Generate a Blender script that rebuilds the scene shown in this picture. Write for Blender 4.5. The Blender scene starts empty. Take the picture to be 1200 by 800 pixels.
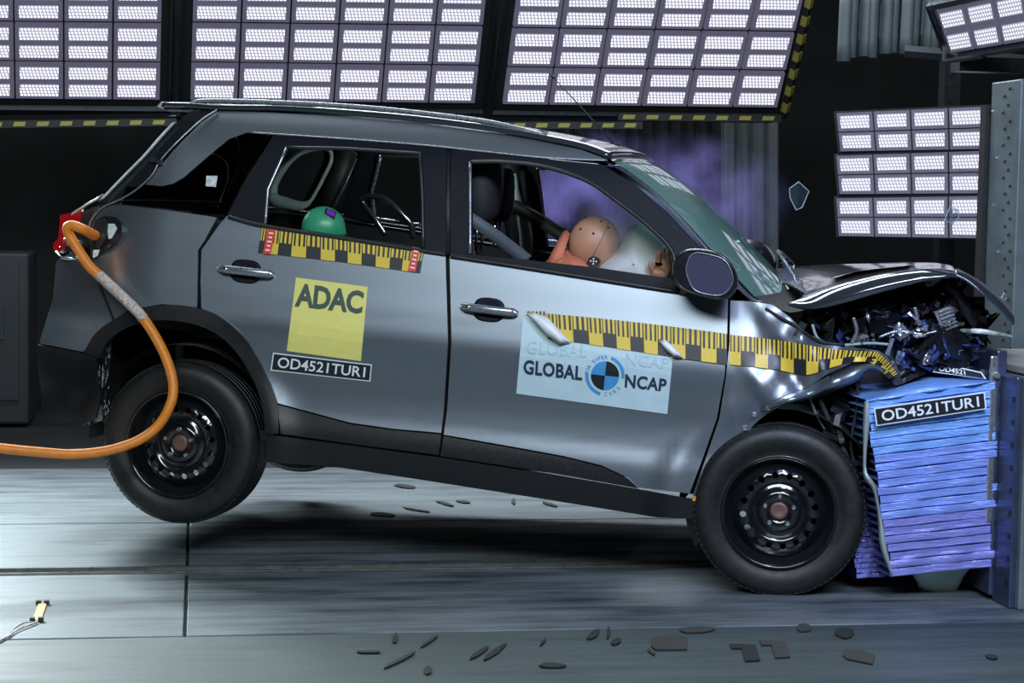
import bpy, bmesh, math, random
from mathutils import Vector, Matrix, noise
random.seed(7)
SC = bpy.context.scene
COL = SC.collection
# ------------------------------------------------------------------ camera
F = 2280.0
CAMH = 1.498
def cam_axes(yaw, pitch, roll):
    y, p = math.radians(yaw), math.radians(pitch)
    fw = Vector((math.sin(y)*math.cos(p), math.cos(y)*math.cos(p), -math.sin(p)))
    r = Vector((math.cos(y), -math.sin(y), 0)); u = r.cross(fw)
    c, s = math.cos(roll), math.sin(roll)
    return c*r+s*u, -s*r+c*u, fw
RX, UX, FX = cam_axes(9.2, 4.26, 0.018)
CP = Vector((0, 0, CAMH))
cd = bpy.data.cameras.new('camera'); cam = bpy.data.objects.new('camera', cd); COL.objects.link(cam)
cd.sensor_width = 36; cd.lens = 36*F/1200; cd.clip_end = 100
m = Matrix.Identity(4)
for i in range(3):
    m[i][0] = RX[i]; m[i][1] = UX[i]; m[i][2] = -FX[i]; m[i][3] = CP[i]
cam.matrix_world = m
SC.camera = cam
# ------------------------------------------------------------------ world and exposure
SC.view_settings.view_transform = 'Standard'; SC.view_settings.look = 'None'
SC.view_settings.gamma = 1; SC.view_settings.exposure = 0.0; SC.view_settings.use_curve_mapping = False
wd = bpy.data.worlds.new('world'); SC.world = wd; wd.use_nodes = True
wd.node_tree.nodes['Background'].inputs[0].default_value = (.35, .5, .6, 1)
wd.node_tree.nodes['Background'].inputs[1].default_value = 0.008
try:
    SC.cycles.max_bounces = 7; SC.cycles.volume_bounces = 0; SC.cycles.volume_step_rate = 2.0
    SC.cycles.volume_max_steps = 64; SC.cycles.sample_clamp_indirect = 4
    SC.cycles.transparent_max_bounces = 12
except Exception: pass
# ------------------------------------------------------------------ hall lamps (the LED banks hung from the ceiling)
def area(name, loc, target, sx, sy, power, color=(1, 1, 1), spread=180):
    l = bpy.data.lights.new(name, 'AREA'); l.shape = 'RECTANGLE'; l.size = sx; l.size_y = sy
    l.energy = power; l.color = color; l.spread = math.radians(spread)
    o = bpy.data.objects.new(name, l); COL.objects.link(o); o.location = loc
    o.rotation_euler = (Vector(target)-Vector(loc)).to_track_quat('-Z', 'Y').to_euler()
    return o
area('ceiling_lamp_bank', (.9, 9.9, 5.9), (.9, 8.6, 0), 6.0, 1.2, 250, (.86, .95, 1))
area('rear_lamp_bank', (1.6, 12.1, 3.7), (1.2, 9.4, 0), 4.2, .8, 105, (.84, .93, 1), 100)
area('camera_side_lamp_bank', (.2, -.4, 5.3), (.6, 7.4, .8), 7.0, 1.3, 620, (.84, .96, 1))
area('left_lamp_bank', (-2.7, 11.8, 3.5), (-1.3, 7.7, .0), 1.3, .9, 150, (.88, .98, 1), 65)
area('barrier_lamp', (2.1, 4.2, 3.2), (3.0, 7.2, .7), .5, .5, 26, (.5, .55, 1), 90)
# ------------------------------------------------------------------ geometry helpers
def ray(px, py): return RX*((px-600)/F) - UX*((py-400)/F) + FX
def atY(px, py, Y):
    d = ray(px, py); return CP + d*(Y/d.y)
def flo(px, py, z=0.0):
    d = ray(px, py); return CP + d*((z-CAMH)/d.z)
def atX(px, py, X):
    d = ray(px, py); return CP + d*(X/d.x)
WR = CP + ray(207, 520)*7.85
WF = CP + ray(913, 600)*7.38
U = (WF-WR); BASE = U.length; U.normalize()
V = Vector((0, 0, 1)).cross(U).normalized()
W = U.cross(V)
OFF = Vector((1.2, .87, -.42))          # foot of the car's empty, in car axes
WID = 1.79
def C(px, py, y=0.0):
    d = ray(px, py); t = ((WR-CP).dot(V)+y)/d.dot(V); P = CP+d*t-WR
    return Vector((P.dot(U), P.dot(V), P.dot(W)))
def toworld(p): return WR + U*p[0] + V*p[1] + W*p[2]
KZ = [(-.4, .07), (-.2, .045), (0, .008), (.1, .006), (.2, .024), (.3, .03), (.40, .016), (.50, .0), (.6, .014), (.7, .034), (.8, .054), (.86, .067), (.93, .088), (1.05, .128), (1.2, .178), (1.3, .228), (1.36, .275), (1.45, .36)]
def yz(z):
    if z <= KZ[0][0]: return KZ[0][1]
    for i in range(len(KZ)-1):
        a, b = KZ[i], KZ[i+1]
        if z <= b[0]:
            t = (z-a[0])/(b[0]-a[0])
            s0 = (b[1]-KZ[i-1][1])/(b[0]-KZ[i-1][0]) if i > 0 else (b[1]-a[1])/(b[0]-a[0])
            s1 = (KZ[i+2][1]-a[1])/(KZ[i+2][0]-a[0]) if i < len(KZ)-2 else (b[1]-a[1])/(b[0]-a[0])
            h = b[0]-a[0]
            return a[1]*(1+2*t)*(1-t)**2+s0*h*t*(1-t)**2+b[1]*t*t*(3-2*t)+s1*h*t*t*(t-1)
    return KZ[-1][1]
def YS(x, z):
    y = yz(z)
    if x < -.12: y += .55*(x+.12)**2
    # flared arches
    for cx, cz in ((0, 0), (BASE, 0)):
        r = math.hypot(x-cx, z-cz); y -= .02*math.exp(-((r-.42)/.07)**2)
    if x > 2.2:
        a = min(1, (x-2.2)/.25)
        y += .22*(x-2.2)**2
        y += a*(.022*math.sin(x*19+z*23)+.010*math.sin(x*37-z*26+1)+.004*math.sin(x*60+z*50))
    return y
def S(px, py, off=0.0):
    y = 0.0
    for _ in range(6):
        p = C(px, py, y); y = YS(p.x, p.z)+off
    return C(px, py, y)
def SN(px, py):
    a = S(px+1, py)-S(px-1, py); b = S(px, py+1)-S(px, py-1)
    n = a.cross(b); n.normalize()
    return n if n.y < 0 else -n

def link(name, me, mat, parent=None, smooth=False, kind=None, label=None):
    o = bpy.data.objects.new(name, me); COL.objects.link(o)
    if mat and not me.materials:
        for q in (mat if isinstance(mat, (list, tuple)) else [mat]): me.materials.append(q)
    if parent: o.parent = parent
    if smooth:
        for p in me.polygons: p.use_smooth = True
    if kind: o['kind'] = kind
    if label: o['label'] = label
    return o
def mk(name, vs, fs, mat, parent=None, smooth=False, car=False, **k):
    me = bpy.data.meshes.new(name)
    me.from_pydata([tuple(Vector(v)-OFF) if car else tuple(v) for v in vs], [], fs)
    me.update()
    return link(name, me, mat, parent, smooth, **k)
def thing(name, label, cat, loc=(0, 0, 0), group=None):
    o = bpy.data.objects.new(name, None); COL.objects.link(o); o.location = loc; o.empty_display_size = .2
    o['label'] = label; o['category'] = cat
    if group: o['group'] = group
    return o
def tag(o, label, cat, group=None):
    o['label'] = label; o['category'] = cat
    if group: o['group'] = group
    return o
def grow(name, me_obj): return me_obj
class G:
    def __init__(s): s.v = []; s.f = []
    def add(s, vs, fs):
        n = len(s.v); s.v += [Vector(v) for v in vs]; s.f += [tuple(i+n for i in f) for f in fs]; return s
    def box(s, c, d, M=None):
        c = Vector(c); x, y, z = d[0]/2, d[1]/2, d[2]/2
        vs = [Vector((a*x, b*y, e*z)) for a in (-1, 1) for b in (-1, 1) for e in (-1, 1)]
        if M is not None: vs = [M@v for v in vs]
        return s.add([c+v for v in vs], [(0, 1, 3, 2), (4, 6, 7, 5), (0, 4, 5, 1), (2, 3, 7, 6), (0, 2, 6, 4), (1, 5, 7, 3)])
    def tube(s, pts, r, n=8, cap=True, closed=False):
        pts = [Vector(p) for p in pts]; N = len(pts); base = len(s.v)
        rs = r if isinstance(r, (list, tuple)) else [r]*N
        prev = None
        for i, p in enumerate(pts):
            a = pts[i-1] if (i > 0 or closed) else p
            b = pts[(i+1) % N] if (i < N-1 or closed) else p
            t = (b-a); t.normalize()
            if prev is None:
                q = Vector((0, 0, 1)) if abs(t.z) < .9 else Vector((1, 0, 0))
                n1 = t.cross(q).normalized()
            else:
                n1 = (prev - t*prev.dot(t)).normalized()
            prev = n1; n2 = t.cross(n1)
            for k in range(n):
                an = 2*math.pi*k/n
                s.v.append(p+n1*(rs[i]*math.cos(an))+n2*(rs[i]*math.sin(an)))
        for i in range(N if closed else N-1):
            j = (i+1) % N
            for k in range(n):
                l = (k+1) % n
                s.f.append((base+i*n+k, base+i*n+l, base+j*n+l, base+j*n+k))
        if cap and not closed:
            s.f.append(tuple(base+k for k in range(n))[::-1]); s.f.append(tuple(base+(N-1)*n+k for k in range(n)))
        return s
    def grid(s, rows, closed=False):
        base = len(s.v); R = len(rows); K = len(rows[0])
        for r in rows: s.v += [Vector(p) for p in r]
        for i in range(R-1):
            for k in range(K if closed else K-1):
                l = (k+1) % K
                s.f.append((base+i*K+k, base+i*K+l, base+(i+1)*K+l, base+(i+1)*K+k))
        return s
    def lathe(s, prof, c, ax='y', n=48, a0=0, a1=2*math.pi):
        # prof: (radius, along)
        full = abs(a1-a0-2*math.pi) < 1e-6; rows = []
        for i in range(n if full else n+1):
            a = a0+(a1-a0)*i/n; ca, sa = math.cos(a), math.sin(a)
            rows.append([Vector(c)+Vector((r*ca, y, r*sa)) for r, y in prof])
        if full: rows.append(rows[0])
        return s.grid(rows)
    def prism(s, poly, d):      # poly: 3D points, extruded by vector d
        n = len(poly); d = Vector(d); base = len(s.v)
        s.v += [Vector(p) for p in poly]+[Vector(p)+d for p in poly]
        s.f.append(tuple(range(base, base+n))); s.f.append(tuple(range(base+2*n-1, base+n-1, -1)))
        for i in range(n):
            j = (i+1) % n; s.f.append((base+i, base+n+i, base+n+j, base+j)[::-1])
        return s
    def mk(s, name, mat, parent=None, smooth=False, **k):
        o = mk(name, s.v, s.f, mat, parent, smooth, **k)
        return o
def fixn(o):
    b = bmesh.new(); b.from_mesh(o.data); bmesh.ops.recalc_face_normals(b, faces=b.faces); b.to_mesh(o.data); b.free(); return o
def mod(o, kind, **k):
    md = o.modifiers.new(kind.lower(), kind)
    for a, b in k.items(): setattr(md, a, b)
    return o
def bev(o, w, seg=2): return mod(o, 'BEVEL', width=w, segments=seg, limit_method='ANGLE')
def interp(pts, n):
    """Catmull-Rom resample of tuples"""
    out = []; P = [Vector(p) for p in pts]; N = len(P)-1
    for i in range(n):
        t = i/(n-1)*N; k = min(int(t), N-1); u = t-k
        p0, p1, p2, p3 = P[max(k-1, 0)], P[k], P[k+1], P[min(k+2, N)]
        out.append(.5*((2*p1)+(p2-p0)*u+(2*p0-5*p1+4*p2-p3)*u*u+(3*p1-p0-3*p2+p3)*u**3))
    return out
# ------------------------------------------------------------------ materials
def nodes(name):
    mt = bpy.data.materials.new(name); mt.use_nodes = True; nt = mt.node_tree
    return mt, nt, nt.nodes['Principled BSDF']
def mat(name, col, rough=.5, metal=0.0, var=.12, scale=20, bump=0.0, bscale=80, coat=0.0, spec=.5, stretch=None, col2=None, rvar=.1):
    mt, nt, b = nodes(name); N = nt.nodes; Lk = nt.links
    tc = N.new('ShaderNodeTexCoord'); mp = N.new('ShaderNodeMapping'); Lk.new(tc.outputs['Object'], mp.inputs[0])
    if stretch: mp.inputs['Scale'].default_value = stretch
    nz = N.new('ShaderNodeTexNoise'); nz.inputs['Scale'].default_value = scale; nz.inputs['Detail'].default_value = 5
    Lk.new(mp.outputs[0], nz.inputs[0])
    mx = N.new('ShaderNodeMix'); mx.data_type = 'RGBA'
    mx.inputs[6].default_value = (*[c*(1-var) for c in col], 1)
    c2 = col2 or [c*(1+var) for c in col]
    mx.inputs[7].default_value = (*c2, 1)
    cr = N.new('ShaderNodeMapRange'); cr.inputs[1].default_value = .3; cr.inputs[2].default_value = .7
    Lk.new(nz.outputs[0], cr.inputs[0]); Lk.new(cr.outputs[0], mx.inputs[0]); Lk.new(mx.outputs[2], b.inputs['Base Color'])
    rr = N.new('ShaderNodeMapRange'); rr.inputs[3].default_value = max(0.02, rough-rvar*rough); rr.inputs[4].default_value = min(1, rough+rvar*rough)
    Lk.new(cr.outputs[0], rr.inputs[0]); Lk.new(rr.outputs[0], b.inputs['Roughness'])
    b.inputs['Metallic'].default_value = metal; b.inputs['Coat Weight'].default_value = coat
    b.inputs['Coat Roughness'].default_value = .06; b.inputs['Specular IOR Level'].default_value = spec
    if bump:
        n2 = N.new('ShaderNodeTexNoise'); n2.inputs['Scale'].default_value = bscale; n2.inputs['Detail'].default_value = 4
        Lk.new(mp.outputs[0], n2.inputs[0]); bp = N.new('ShaderNodeBump'); bp.inputs['Strength'].default_value = bump; bp.inputs['Distance'].default_value = .01
        Lk.new(n2.outputs[0], bp.inputs['Height']); Lk.new(bp.outputs[0], b.inputs['Normal'])
    return mt
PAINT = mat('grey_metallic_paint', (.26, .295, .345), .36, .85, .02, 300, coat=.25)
PAINTR = mat('grey_paint_darkened_top', (.15, .17, .20), .13, .85, .02, 300, coat=.6)  # same body paint, darkened on roof and bonnet against bright lamp reflections
PAINTB = mat('dark_gloss_trim', (.012, .014, .018), .22, 0, .1, 40, coat=.3)
CLAD = mat('black_plastic_cladding', (.006, .007, .009), .42, 0, .15, 60, bump=.05, bscale=400)
BLACK = mat('black_interior', (.010, .011, .013), .6, 0, .2, 30)
FAB = mat('dark_seat_fabric', (.022, .023, .027), .75, 0, .2, 60, bump=.2, bscale=300)
TRIM = mat('grey_green_trim', (.26, .32, .32), .5, 0, .1, 30)
RUB = mat('tyre_rubber', (.006, .0075, .008), .5, 0, .3, 25, bump=.15, bscale=200)
RIM = mat('black_steel_rim', (.006, .007, .009), .16, 0, .1, 30, coat=.6)
CHROME = mat('chrome', (.7, .72, .75), .18, 1, .05, 50)
STEELG = mat('satin_grey_handle', (.32, .34, .37), .28, .7, .05, 60)
BOLT = mat('zinc_bolt', (.6, .62, .64), .3, .9, .2, 100)
YEL = mat('yellow_tape', (.72, .52, .05), .45, 0, .05, 90)
YEL2 = mat('pale_yellow_sticker', (.78, .72, .20), .45, 0, .03, 30)
INK = mat('black_ink', (.014, .017, .022), .4, 0, .1, 50)
INKG = mat('dark_green_ink', (.05, .085, .075), .5, 0, .1, 50)
WHITE = mat('white_vinyl', (.78, .84, .86), .4, 0, .03, 30)
PALE = mat('pale_blue_vinyl', (.50, .66, .70), .35, 0, .05, 14)
NAVY = mat('navy_ink', (.02, .04, .07), .4, 0, .05, 30)
BLUEI = mat('blue_ink', (.06, .30, .62), .4, 0, .05, 30)
GHOST = mat('faint_ink', (.42, .58, .64), .4, 0, .05, 30)
REDT = mat('red_tape', (.75, .04, .03), .4, 0, .1, 60)
REDL = mat('red_lens', (.45, .01, .015), .1, 0, .1, 30, coat=.8)
ORANGE = mat('orange_sheath', (.75, .23, .02), .45, 0, .1, 30)
BRAID = mat('braided_sleeve', (.62, .5, .46), .6, 0, .5, 120, bump=.6, bscale=160, col2=(.8, .68, .64))
SKIN = mat('tan_vinyl_skin', (.52, .27, .17), .45, 0, .1, 12, bump=.05, bscale=60)
SHIRT = mat('orange_shirt', (.62, .20, .11), .7, 0, .1, 40, bump=.2, bscale=200)
GREEN = mat('green_vinyl', (.04, .34, .17), .35, 0, .1, 20)
PURP = mat('purple_tape', (.25, .03, .55), .4, 0, .1, 30)
BAG = mat('airbag_cloth', (.62, .66, .66), .8, 0, .04, 6, bump=.15, bscale=14)
STEEL = mat('painted_barrier_steel', (.15, .19, .20), .42, .3, .2, 6, bump=.06, bscale=40)
STEELB = mat('blue_barrier_steel', (.07, .09, .16), .3, .6, .35, 5, bump=.1, bscale=30)
ALB = mat('blue_aluminium_foil', (.20, .40, .85), .42, .25, .12, 8, bump=.5, bscale=24, stretch=(1, 1, 5))
ALM = mat('mid_aluminium_foil', (.22, .33, .80), .42, .25, .12, 8, bump=.5, bscale=24, stretch=(1, 1, 5))
ALP = mat('violet_aluminium_foil', (.24, .26, .66), .42, .25, .12, 8, bump=.5, bscale=24, stretch=(1, 1, 5))
ALS = mat('pale_crushed_sheet', (.35, .42, .42), .4, .3, .1, 8, bump=.3, bscale=20)
GREENSH = mat('translucent_green_sheet', (.45, .60, .54), .25, .1, .2, 5)
CURT = mat('grey_curtain_cloth', (.10, .115, .125), .8, 0, .15, 10, bump=.1, bscale=60)
CURTD = mat('dark_curtain_cloth', (.012, .014, .016), .85, 0, .15, 10)
LOUV = mat('pale_hanging_strip', (.13, .16, .17), .6, 0, .1, 10)
WALLM = mat('black_wall_paint', (.006, .0075, .008), .8, 0, .2, 2, bump=.1, bscale=20)
BOXM = mat('dark_grey_cabinet', (.03, .034, .042), .6, .2, .15, 4)
HAZB = mat('hazard_black', (.012, .012, .013), .6, 0, .1, 40)
HAZY = mat('hazard_yellow', (.32, .28, .05), .5, 0, .1, 40)
ALU = mat('dark_aluminium_frame', (.04, .047, .053), .4, .6, .2, 30)
DEB = mat('dark_debris', (.012, .015, .015), .85, 0, .3, 60, bump=.3, bscale=200)
CRD = mat('crumpled_dark_metal', (.02, .022, .027), .38, .5, .5, 14, bump=.4, bscale=40)
CRB = mat('crumpled_blue_metal', (.08, .12, .36), .3, .6, .4, 20, bump=.5, bscale=60)
CRL = mat('crumpled_bright_metal', (.5, .54, .6), .22, .8, .3, 20, bump=.4, bscale=50)
GOLD = mat('old_tyre_hub', (.16, .09, .07), .5, .3, .2, 40)
# steel floor plates with streaks along the track
def floor_mat(name, base, worn, rough):
    mt, nt, b = nodes(name); N = nt.nodes; Lk = nt.links
    tc = N.new('ShaderNodeTexCoord'); mp = N.new('ShaderNodeMapping'); mp.inputs['Scale'].default_value = (1, 6, 1)
    Lk.new(tc.outputs['Object'], mp.inputs[0])
    n1 = N.new('ShaderNodeTexNoise'); n1.inputs['Scale'].default_value = 1.6; n1.inputs['Detail'].default_value = 9; n1.inputs['Roughness'].default_value = .62
    Lk.new(mp.outputs[0], n1.inputs[0])
    n2 = N.new('ShaderNodeTexNoise'); n2.inputs['Scale'].default_value = 90; n2.inputs['Detail'].default_value = 3
    Lk.new(tc.outputs['Object'], n2.inputs[0])
    mr = N.new('ShaderNodeMapRange'); mr.inputs[1].default_value = .36; mr.inputs[2].default_value = .66; Lk.new(n1.outputs[0], mr.inputs[0])
    mx = N.new('ShaderNodeMix'); mx.data_type = 'RGBA'; mx.inputs[6].default_value = (*base, 1); mx.inputs[7].default_value = (*worn, 1)
    Lk.new(mr.outputs[0], mx.inputs[0])
    m2 = N.new('ShaderNodeMix'); m2.data_type = 'RGBA'; m2.blend_type = 'MULTIPLY'; m2.inputs[0].default_value = .35
    Lk.new(mx.outputs[2], m2.inputs[6]); Lk.new(n2.outputs[0], m2.inputs[7]); Lk.new(m2.outputs[2], b.inputs['Base Color'])
    rr = N.new('ShaderNodeMapRange'); rr.inputs[3].default_value = rough+.12; rr.inputs[4].default_value = rough-.1
    Lk.new(mr.outputs[0], rr.inputs[0]); Lk.new(rr.outputs[0], b.inputs['Roughness'])
    b.inputs['Metallic'].default_value = .25
    bp = N.new('ShaderNodeBump'); bp.inputs['Strength'].default_value = .08; bp.inputs['Distance'].default_value = .01
    Lk.new(n1.outputs[0], bp.inputs['Height']); Lk.new(bp.outputs[0], b.inputs['Normal'])
    return mt
FL1 = floor_mat('floor_plate_steel', (.06, .08, .09), (.30, .35, .38), .42)
FL2 = floor_mat('floor_front_steel', (.05, .072, .076), (.09, .12, .122), .55)  # front plates darkened in colour to hold down the camera-side lamp light
FL3 = mat('dark_floor', (.016, .018, .021), .7, 0, .2, 3)  # even dark colour for the floor around the plates
# LED arrays: rows of small lamps behind a lavender diffuser
def led_mat(name, nx, ny, power=5.0):
    mt, nt, b = nodes(name); N = nt.nodes; Lk = nt.links
    uv = N.new('ShaderNodeUVMap'); sx = N.new('ShaderNodeSeparateXYZ'); Lk.new(uv.outputs[0], sx.inputs[0])
    def M(op, a, b_=None):
        q = N.new('ShaderNodeMath'); q.operation = op
        for i, s in enumerate((a, b_)):
            if s is None: continue
            if isinstance(s, (int, float)): q.inputs[i].default_value = s
            else: Lk.new(s, q.inputs[i])
        return q.outputs[0]
    vy = M('MULTIPLY', sx.outputs[1], ny); row = M('FLOOR', vy)
    ux = M('ADD', M('MULTIPLY', sx.outputs[0], nx), M('MULTIPLY', row, .25))
    dx = M('SUBTRACT', M('FRACT', ux), .5); dy = M('SUBTRACT', M('FRACT', vy), .5)
    d = M('SQRT', M('ADD', M('MULTIPLY', dx, dx), M('MULTIPLY', M('MULTIPLY', dy, dy), .8)))
    mr = N.new('ShaderNodeMapRange'); mr.interpolation_type = 'SMOOTHSTEP'
    mr.inputs[1].default_value = .44; mr.inputs[2].default_value = .10; Lk.new(d, mr.inputs[0])
    mx = N.new('ShaderNodeMix'); mx.data_type = 'RGBA'
    mx.inputs[6].default_value = (.36, .34, .44, 1); mx.inputs[7].default_value = (power*.95, power, power*1.03, 1)
    Lk.new(mr.outputs[0], mx.inputs[0]); Lk.new(mx.outputs[2], b.inputs['Emission Color']); b.inputs['Emission Strength'].default_value = 1
    b.inputs['Base Color'].default_value = (.2, .2, .24, 1); b.inputs['Roughness'].default_value = .4
    mt.cycles.emission_sampling = 'NONE'
    return mt
LED = led_mat('led_array', 11, 4, 2.2)
LEDS = led_mat('small_led_array', 9, 4, 1.5)
MODM = mat('led_module_housing', (.09, .09, .13), .4, .2, .1, 30)
MODM.node_tree.nodes['Principled BSDF'].inputs['Emission Color'].default_value = (.30, .28, .42, 1)  # emission paints the lavender glow of the LEDs onto the housing
MODM.node_tree.nodes['Principled BSDF'].inputs['Emission Strength'].default_value = .27
MODM.cycles.emission_sampling = 'NONE'
# glass
def glass(name, tint, refl=.08, haze=0.0, hazecol=(.3, .5, .5), rough=.02):
    mt, nt, b = nodes(name); N = nt.nodes; Lk = nt.links; N.remove(b)
    out = [n for n in N if n.type == 'OUTPUT_MATERIAL'][0]
    t = N.new('ShaderNodeBsdfTransparent'); t.inputs[0].default_value = (*tint, 1)
    g = N.new('ShaderNodeBsdfGlossy'); g.inputs['Roughness'].default_value = rough
    df = N.new('ShaderNodeBsdfDiffuse'); df.inputs[0].default_value = (*hazecol, 1)
    lf = N.new('ShaderNodeLayerWeight'); lf.inputs[0].default_value = .5
    pw = N.new('ShaderNodeMath'); pw.operation = 'POWER'; pw.inputs[1].default_value = 5; Lk.new(lf.outputs['Facing'], pw.inputs[0])
    lw = N.new('ShaderNodeMapRange'); lw.inputs[3].default_value = .045; Lk.new(pw.outputs[0], lw.inputs[0])
    m1 = N.new('ShaderNodeMixShader'); m1.inputs[0].default_value = haze; Lk.new(t.outputs[0], m1.inputs[1]); Lk.new(df.outputs[0], m1.inputs[2])
    m2 = N.new('ShaderNodeMixShader'); Lk.new(lw.outputs[0], m2.inputs[0]); Lk.new(m1.outputs[0], m2.inputs[1]); Lk.new(g.outputs[0], m2.inputs[2])
    Lk.new(m2.outputs[0], out.inputs[0])
    return mt
WSG = glass('windscreen_glass', (.45, .75, .70), haze=.45, hazecol=(.30, .56, .51))  # haze puts the lit airbag steam behind it into the glass colour
QG = glass('dark_privacy_glass', (.05, .06, .065))
SHG = glass('broken_glass', (.8, .85, .9), haze=.03, hazecol=(.4, .5, .7))
# ================================================================== SETTING
XL, XR, YB, ZC = -8.5, 8.0, 16.5, 7.0
def struct(name, g, mt, **k):
    o = g.mk(name, mt, None, **k); o['kind'] = 'structure'; return o
fl = struct('floor', G().box((0, 6.8, -.11), (17, 20, .18)), FL3)
struct('wall_back', G().box((0, YB+.1, 3.4), (17, .2, 7.2)), WALLM)
struct('wall_left', G().box((XL-.1, 6.8, 3.4), (.2, 20, 7.2)), WALLM)
struct('wall_right', G().box((XR+.1, 6.8, 3.4), (.2, 20, 7.2)), WALLM)
struct('wall_front', G().box((0, -3.1, 3.4), (17, .2, 7.2)), WALLM)
struct('ceiling', G().box((0, 6.8, ZC+.1), (17, 20, .2)), WALLM)
# floor plates laid along the track; seams at the depths the photograph shows
seams = [flo(220, y).y for y in (745, 671, 664, 612, 575, 548)]
xs0 = flo(220, 640).x
def plates(y0, y1, xlist, mt, top=0.0):
    for a, b in zip(xlist[:-1], xlist[1:]):
        g = G().box(((a+b)/2, (y0+y1)/2, -.011+top), (b-a-.012, abs(y1-y0)-.014, .02))
        bev(g.mk('floor_plate', mt, fl), .003, 1)
XA = [-7.2, xs0-2.6, xs0, xs0+4.2, 6.9]
plates(5.0, seams[0], [-7.2, -2.2, 4.5, 6.9], FL2)
plates(3.0, 5.0, [-7.2, 0, 6.9], FL2)
plates(seams[0], seams[1], XA, FL1)
plates(seams[2], seams[3], XA, FL1)
plates(seams[3], seams[4], [-7.2, -3.4, 4.6, 6.9], FL1)
plates(seams[4], seams[5], [-7.2, -2.9, 4.4, 6.9], FL1)
rail = struct('trim_1', G().box((0, seams[1]+.012, -.004), (14, .016, .02)).box((0, seams[2]-.012, -.004), (14, .016, .02)), mat('track_rail_steel', (.25, .25, .24), .3, .8, .2, 20))
struct('trim_2', G().box((0, (seams[1]+seams[2])/2, -.018), (14, seams[2]-seams[1]-.05, .01)), BLACK)
# ================================================================== LIGHT BANKS
arr_mesh = {}
def quad_mesh(name, P, nrm, th, mt, parent, uv=False):
    """thin slab, front face P (4 pts: TL,TR,BR,BL), thickness away along nrm"""
    vs = [Vector(p) for p in P]; bk = [p-nrm*th for p in vs]
    me = bpy.data.meshes.new(name)
    me.from_pydata([tuple(v) for v in vs+bk], [], [(3, 2, 1, 0), (4, 5, 6, 7), (0, 1, 5, 4), (1, 2, 6, 5), (2, 3, 7, 6), (3, 0, 4, 7)])
    if uv:
        l = me.uv_layers.new(name='UVMap'); cs = {0: (0, 1), 1: (1, 1), 2: (1, 0), 3: (0, 0)}
        for p in me.polygons:
            for li in p.loop_indices:
                l.data[li].uv = cs.get(me.loops[li].vertex_index, (0, 0)) if p.index == 0 else (0, 0)
    me.update()
    return link(name, me, mt, parent)
def bank(label, TL, TR, BR, BL, cols, rows, halves=2, group=None, gapx=.04, gapy=.10, origin=None, margin=(.06, .06), frame=True, name='led_light_bank'):
    TL, TR, BR, BL = map(Vector, (TL, TR, BR, BL))
    cen = (TL+TR+BR+BL)/4
    t = thing(name, label, 'light', cen, group)
    TL, TR, BR, BL = TL-cen, TR-cen, BR-cen, BL-cen
    nrm = (TR-TL).cross(BL-TL).normalized()
    if nrm.dot(CP-cen) < 0: nrm = -nrm
    def B(u, v, off=0.0):
        return (TL*(1-u)+TR*u)*(1-v)+(BL*(1-u)+BR*u)*v+nrm*off
    # backing tray
    mu, mv = margin
    w = (TR-TL).length; hh = (BL-TL).length; mu /= w; mv /= hh
    quad_mesh('backing_tray', [B(-mu, -mv, -.03), B(1+mu, -mv, -.03), B(1+mu, 1+mv, -.03), B(-mu, 1+mv, -.03)], nrm, .05, HAZB, t)
    if frame:
        rim = G()
        q = [B(-mu, -mv), B(1+mu, -mv), B(1+mu, 1+mv), B(-mu, 1+mv)]
        rim.tube([p+nrm*0 for p in q], .022, 4, closed=True)
        rim.mk('edge_frame', ALU, t)
    for r in range(rows):
        for c in range(cols):
            u0, u1 = (c+gapx/2)/cols, (c+1-gapx/2)/cols
            v0, v1 = (r+gapy/2)/rows, (r+1-gapy/2)/rows
            md = quad_mesh('led_module', [B(u0, v0), B(u1, v0), B(u1, v1), B(u0, v1)], nrm, .03, MODM, t)
            du, dv = (u1-u0), (v1-v0)
            for k in range(halves):
                a, b = u0+du*.09, u1-du*.09
                y0 = v0+dv*(k+.16)/halves; y1 = v0+dv*(k+.84)/halves
                quad_mesh('led_array', [B(a, y0, .004), B(b, y0, .004), B(b, y1, .004), B(a, y1, .004)], nrm, .003, LED if halves == 2 else LEDS, md, uv=True)
    return t, B, nrm
# the three large banks share one tilted plane each
TH = math.radians(41)
def planepix(px, py, P0, n):
    d = ray(px, py); return CP+d*((P0-CP).dot(n)/d.dot(n))
def bankplane(Yb):
    P0 = atY(560, 122, Yb); up = Vector((0, -math.sin(TH), math.cos(TH))); n = Vector((1, 0, 0)).cross(up).normalized()
    return P0, n
P0, n0 = bankplane(12.6)
def pp(*q): return planepix(q[0], q[1], P0, n0)
BANKG = 'large LED light banks over the track'
b1 = bank('large LED light bank at the left edge of the hall, cut by the frame', pp(-44, -22), pp(191, -20), pp(188, 119), pp(-40, 117), 4, 3, group=BANKG)
b2 = bank('large LED light bank in the middle above the car roof', pp(226, -21), pp(572, -17), pp(557, 123), pp(222, 119), 6, 3, group=BANKG)
b3 = bank('large LED light bank right of centre above the windscreen, with a striped right edge', pp(606, -14), pp(944, -9), pp(911, 128), pp(588, 124), 6, 3, group=BANKG)
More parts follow.
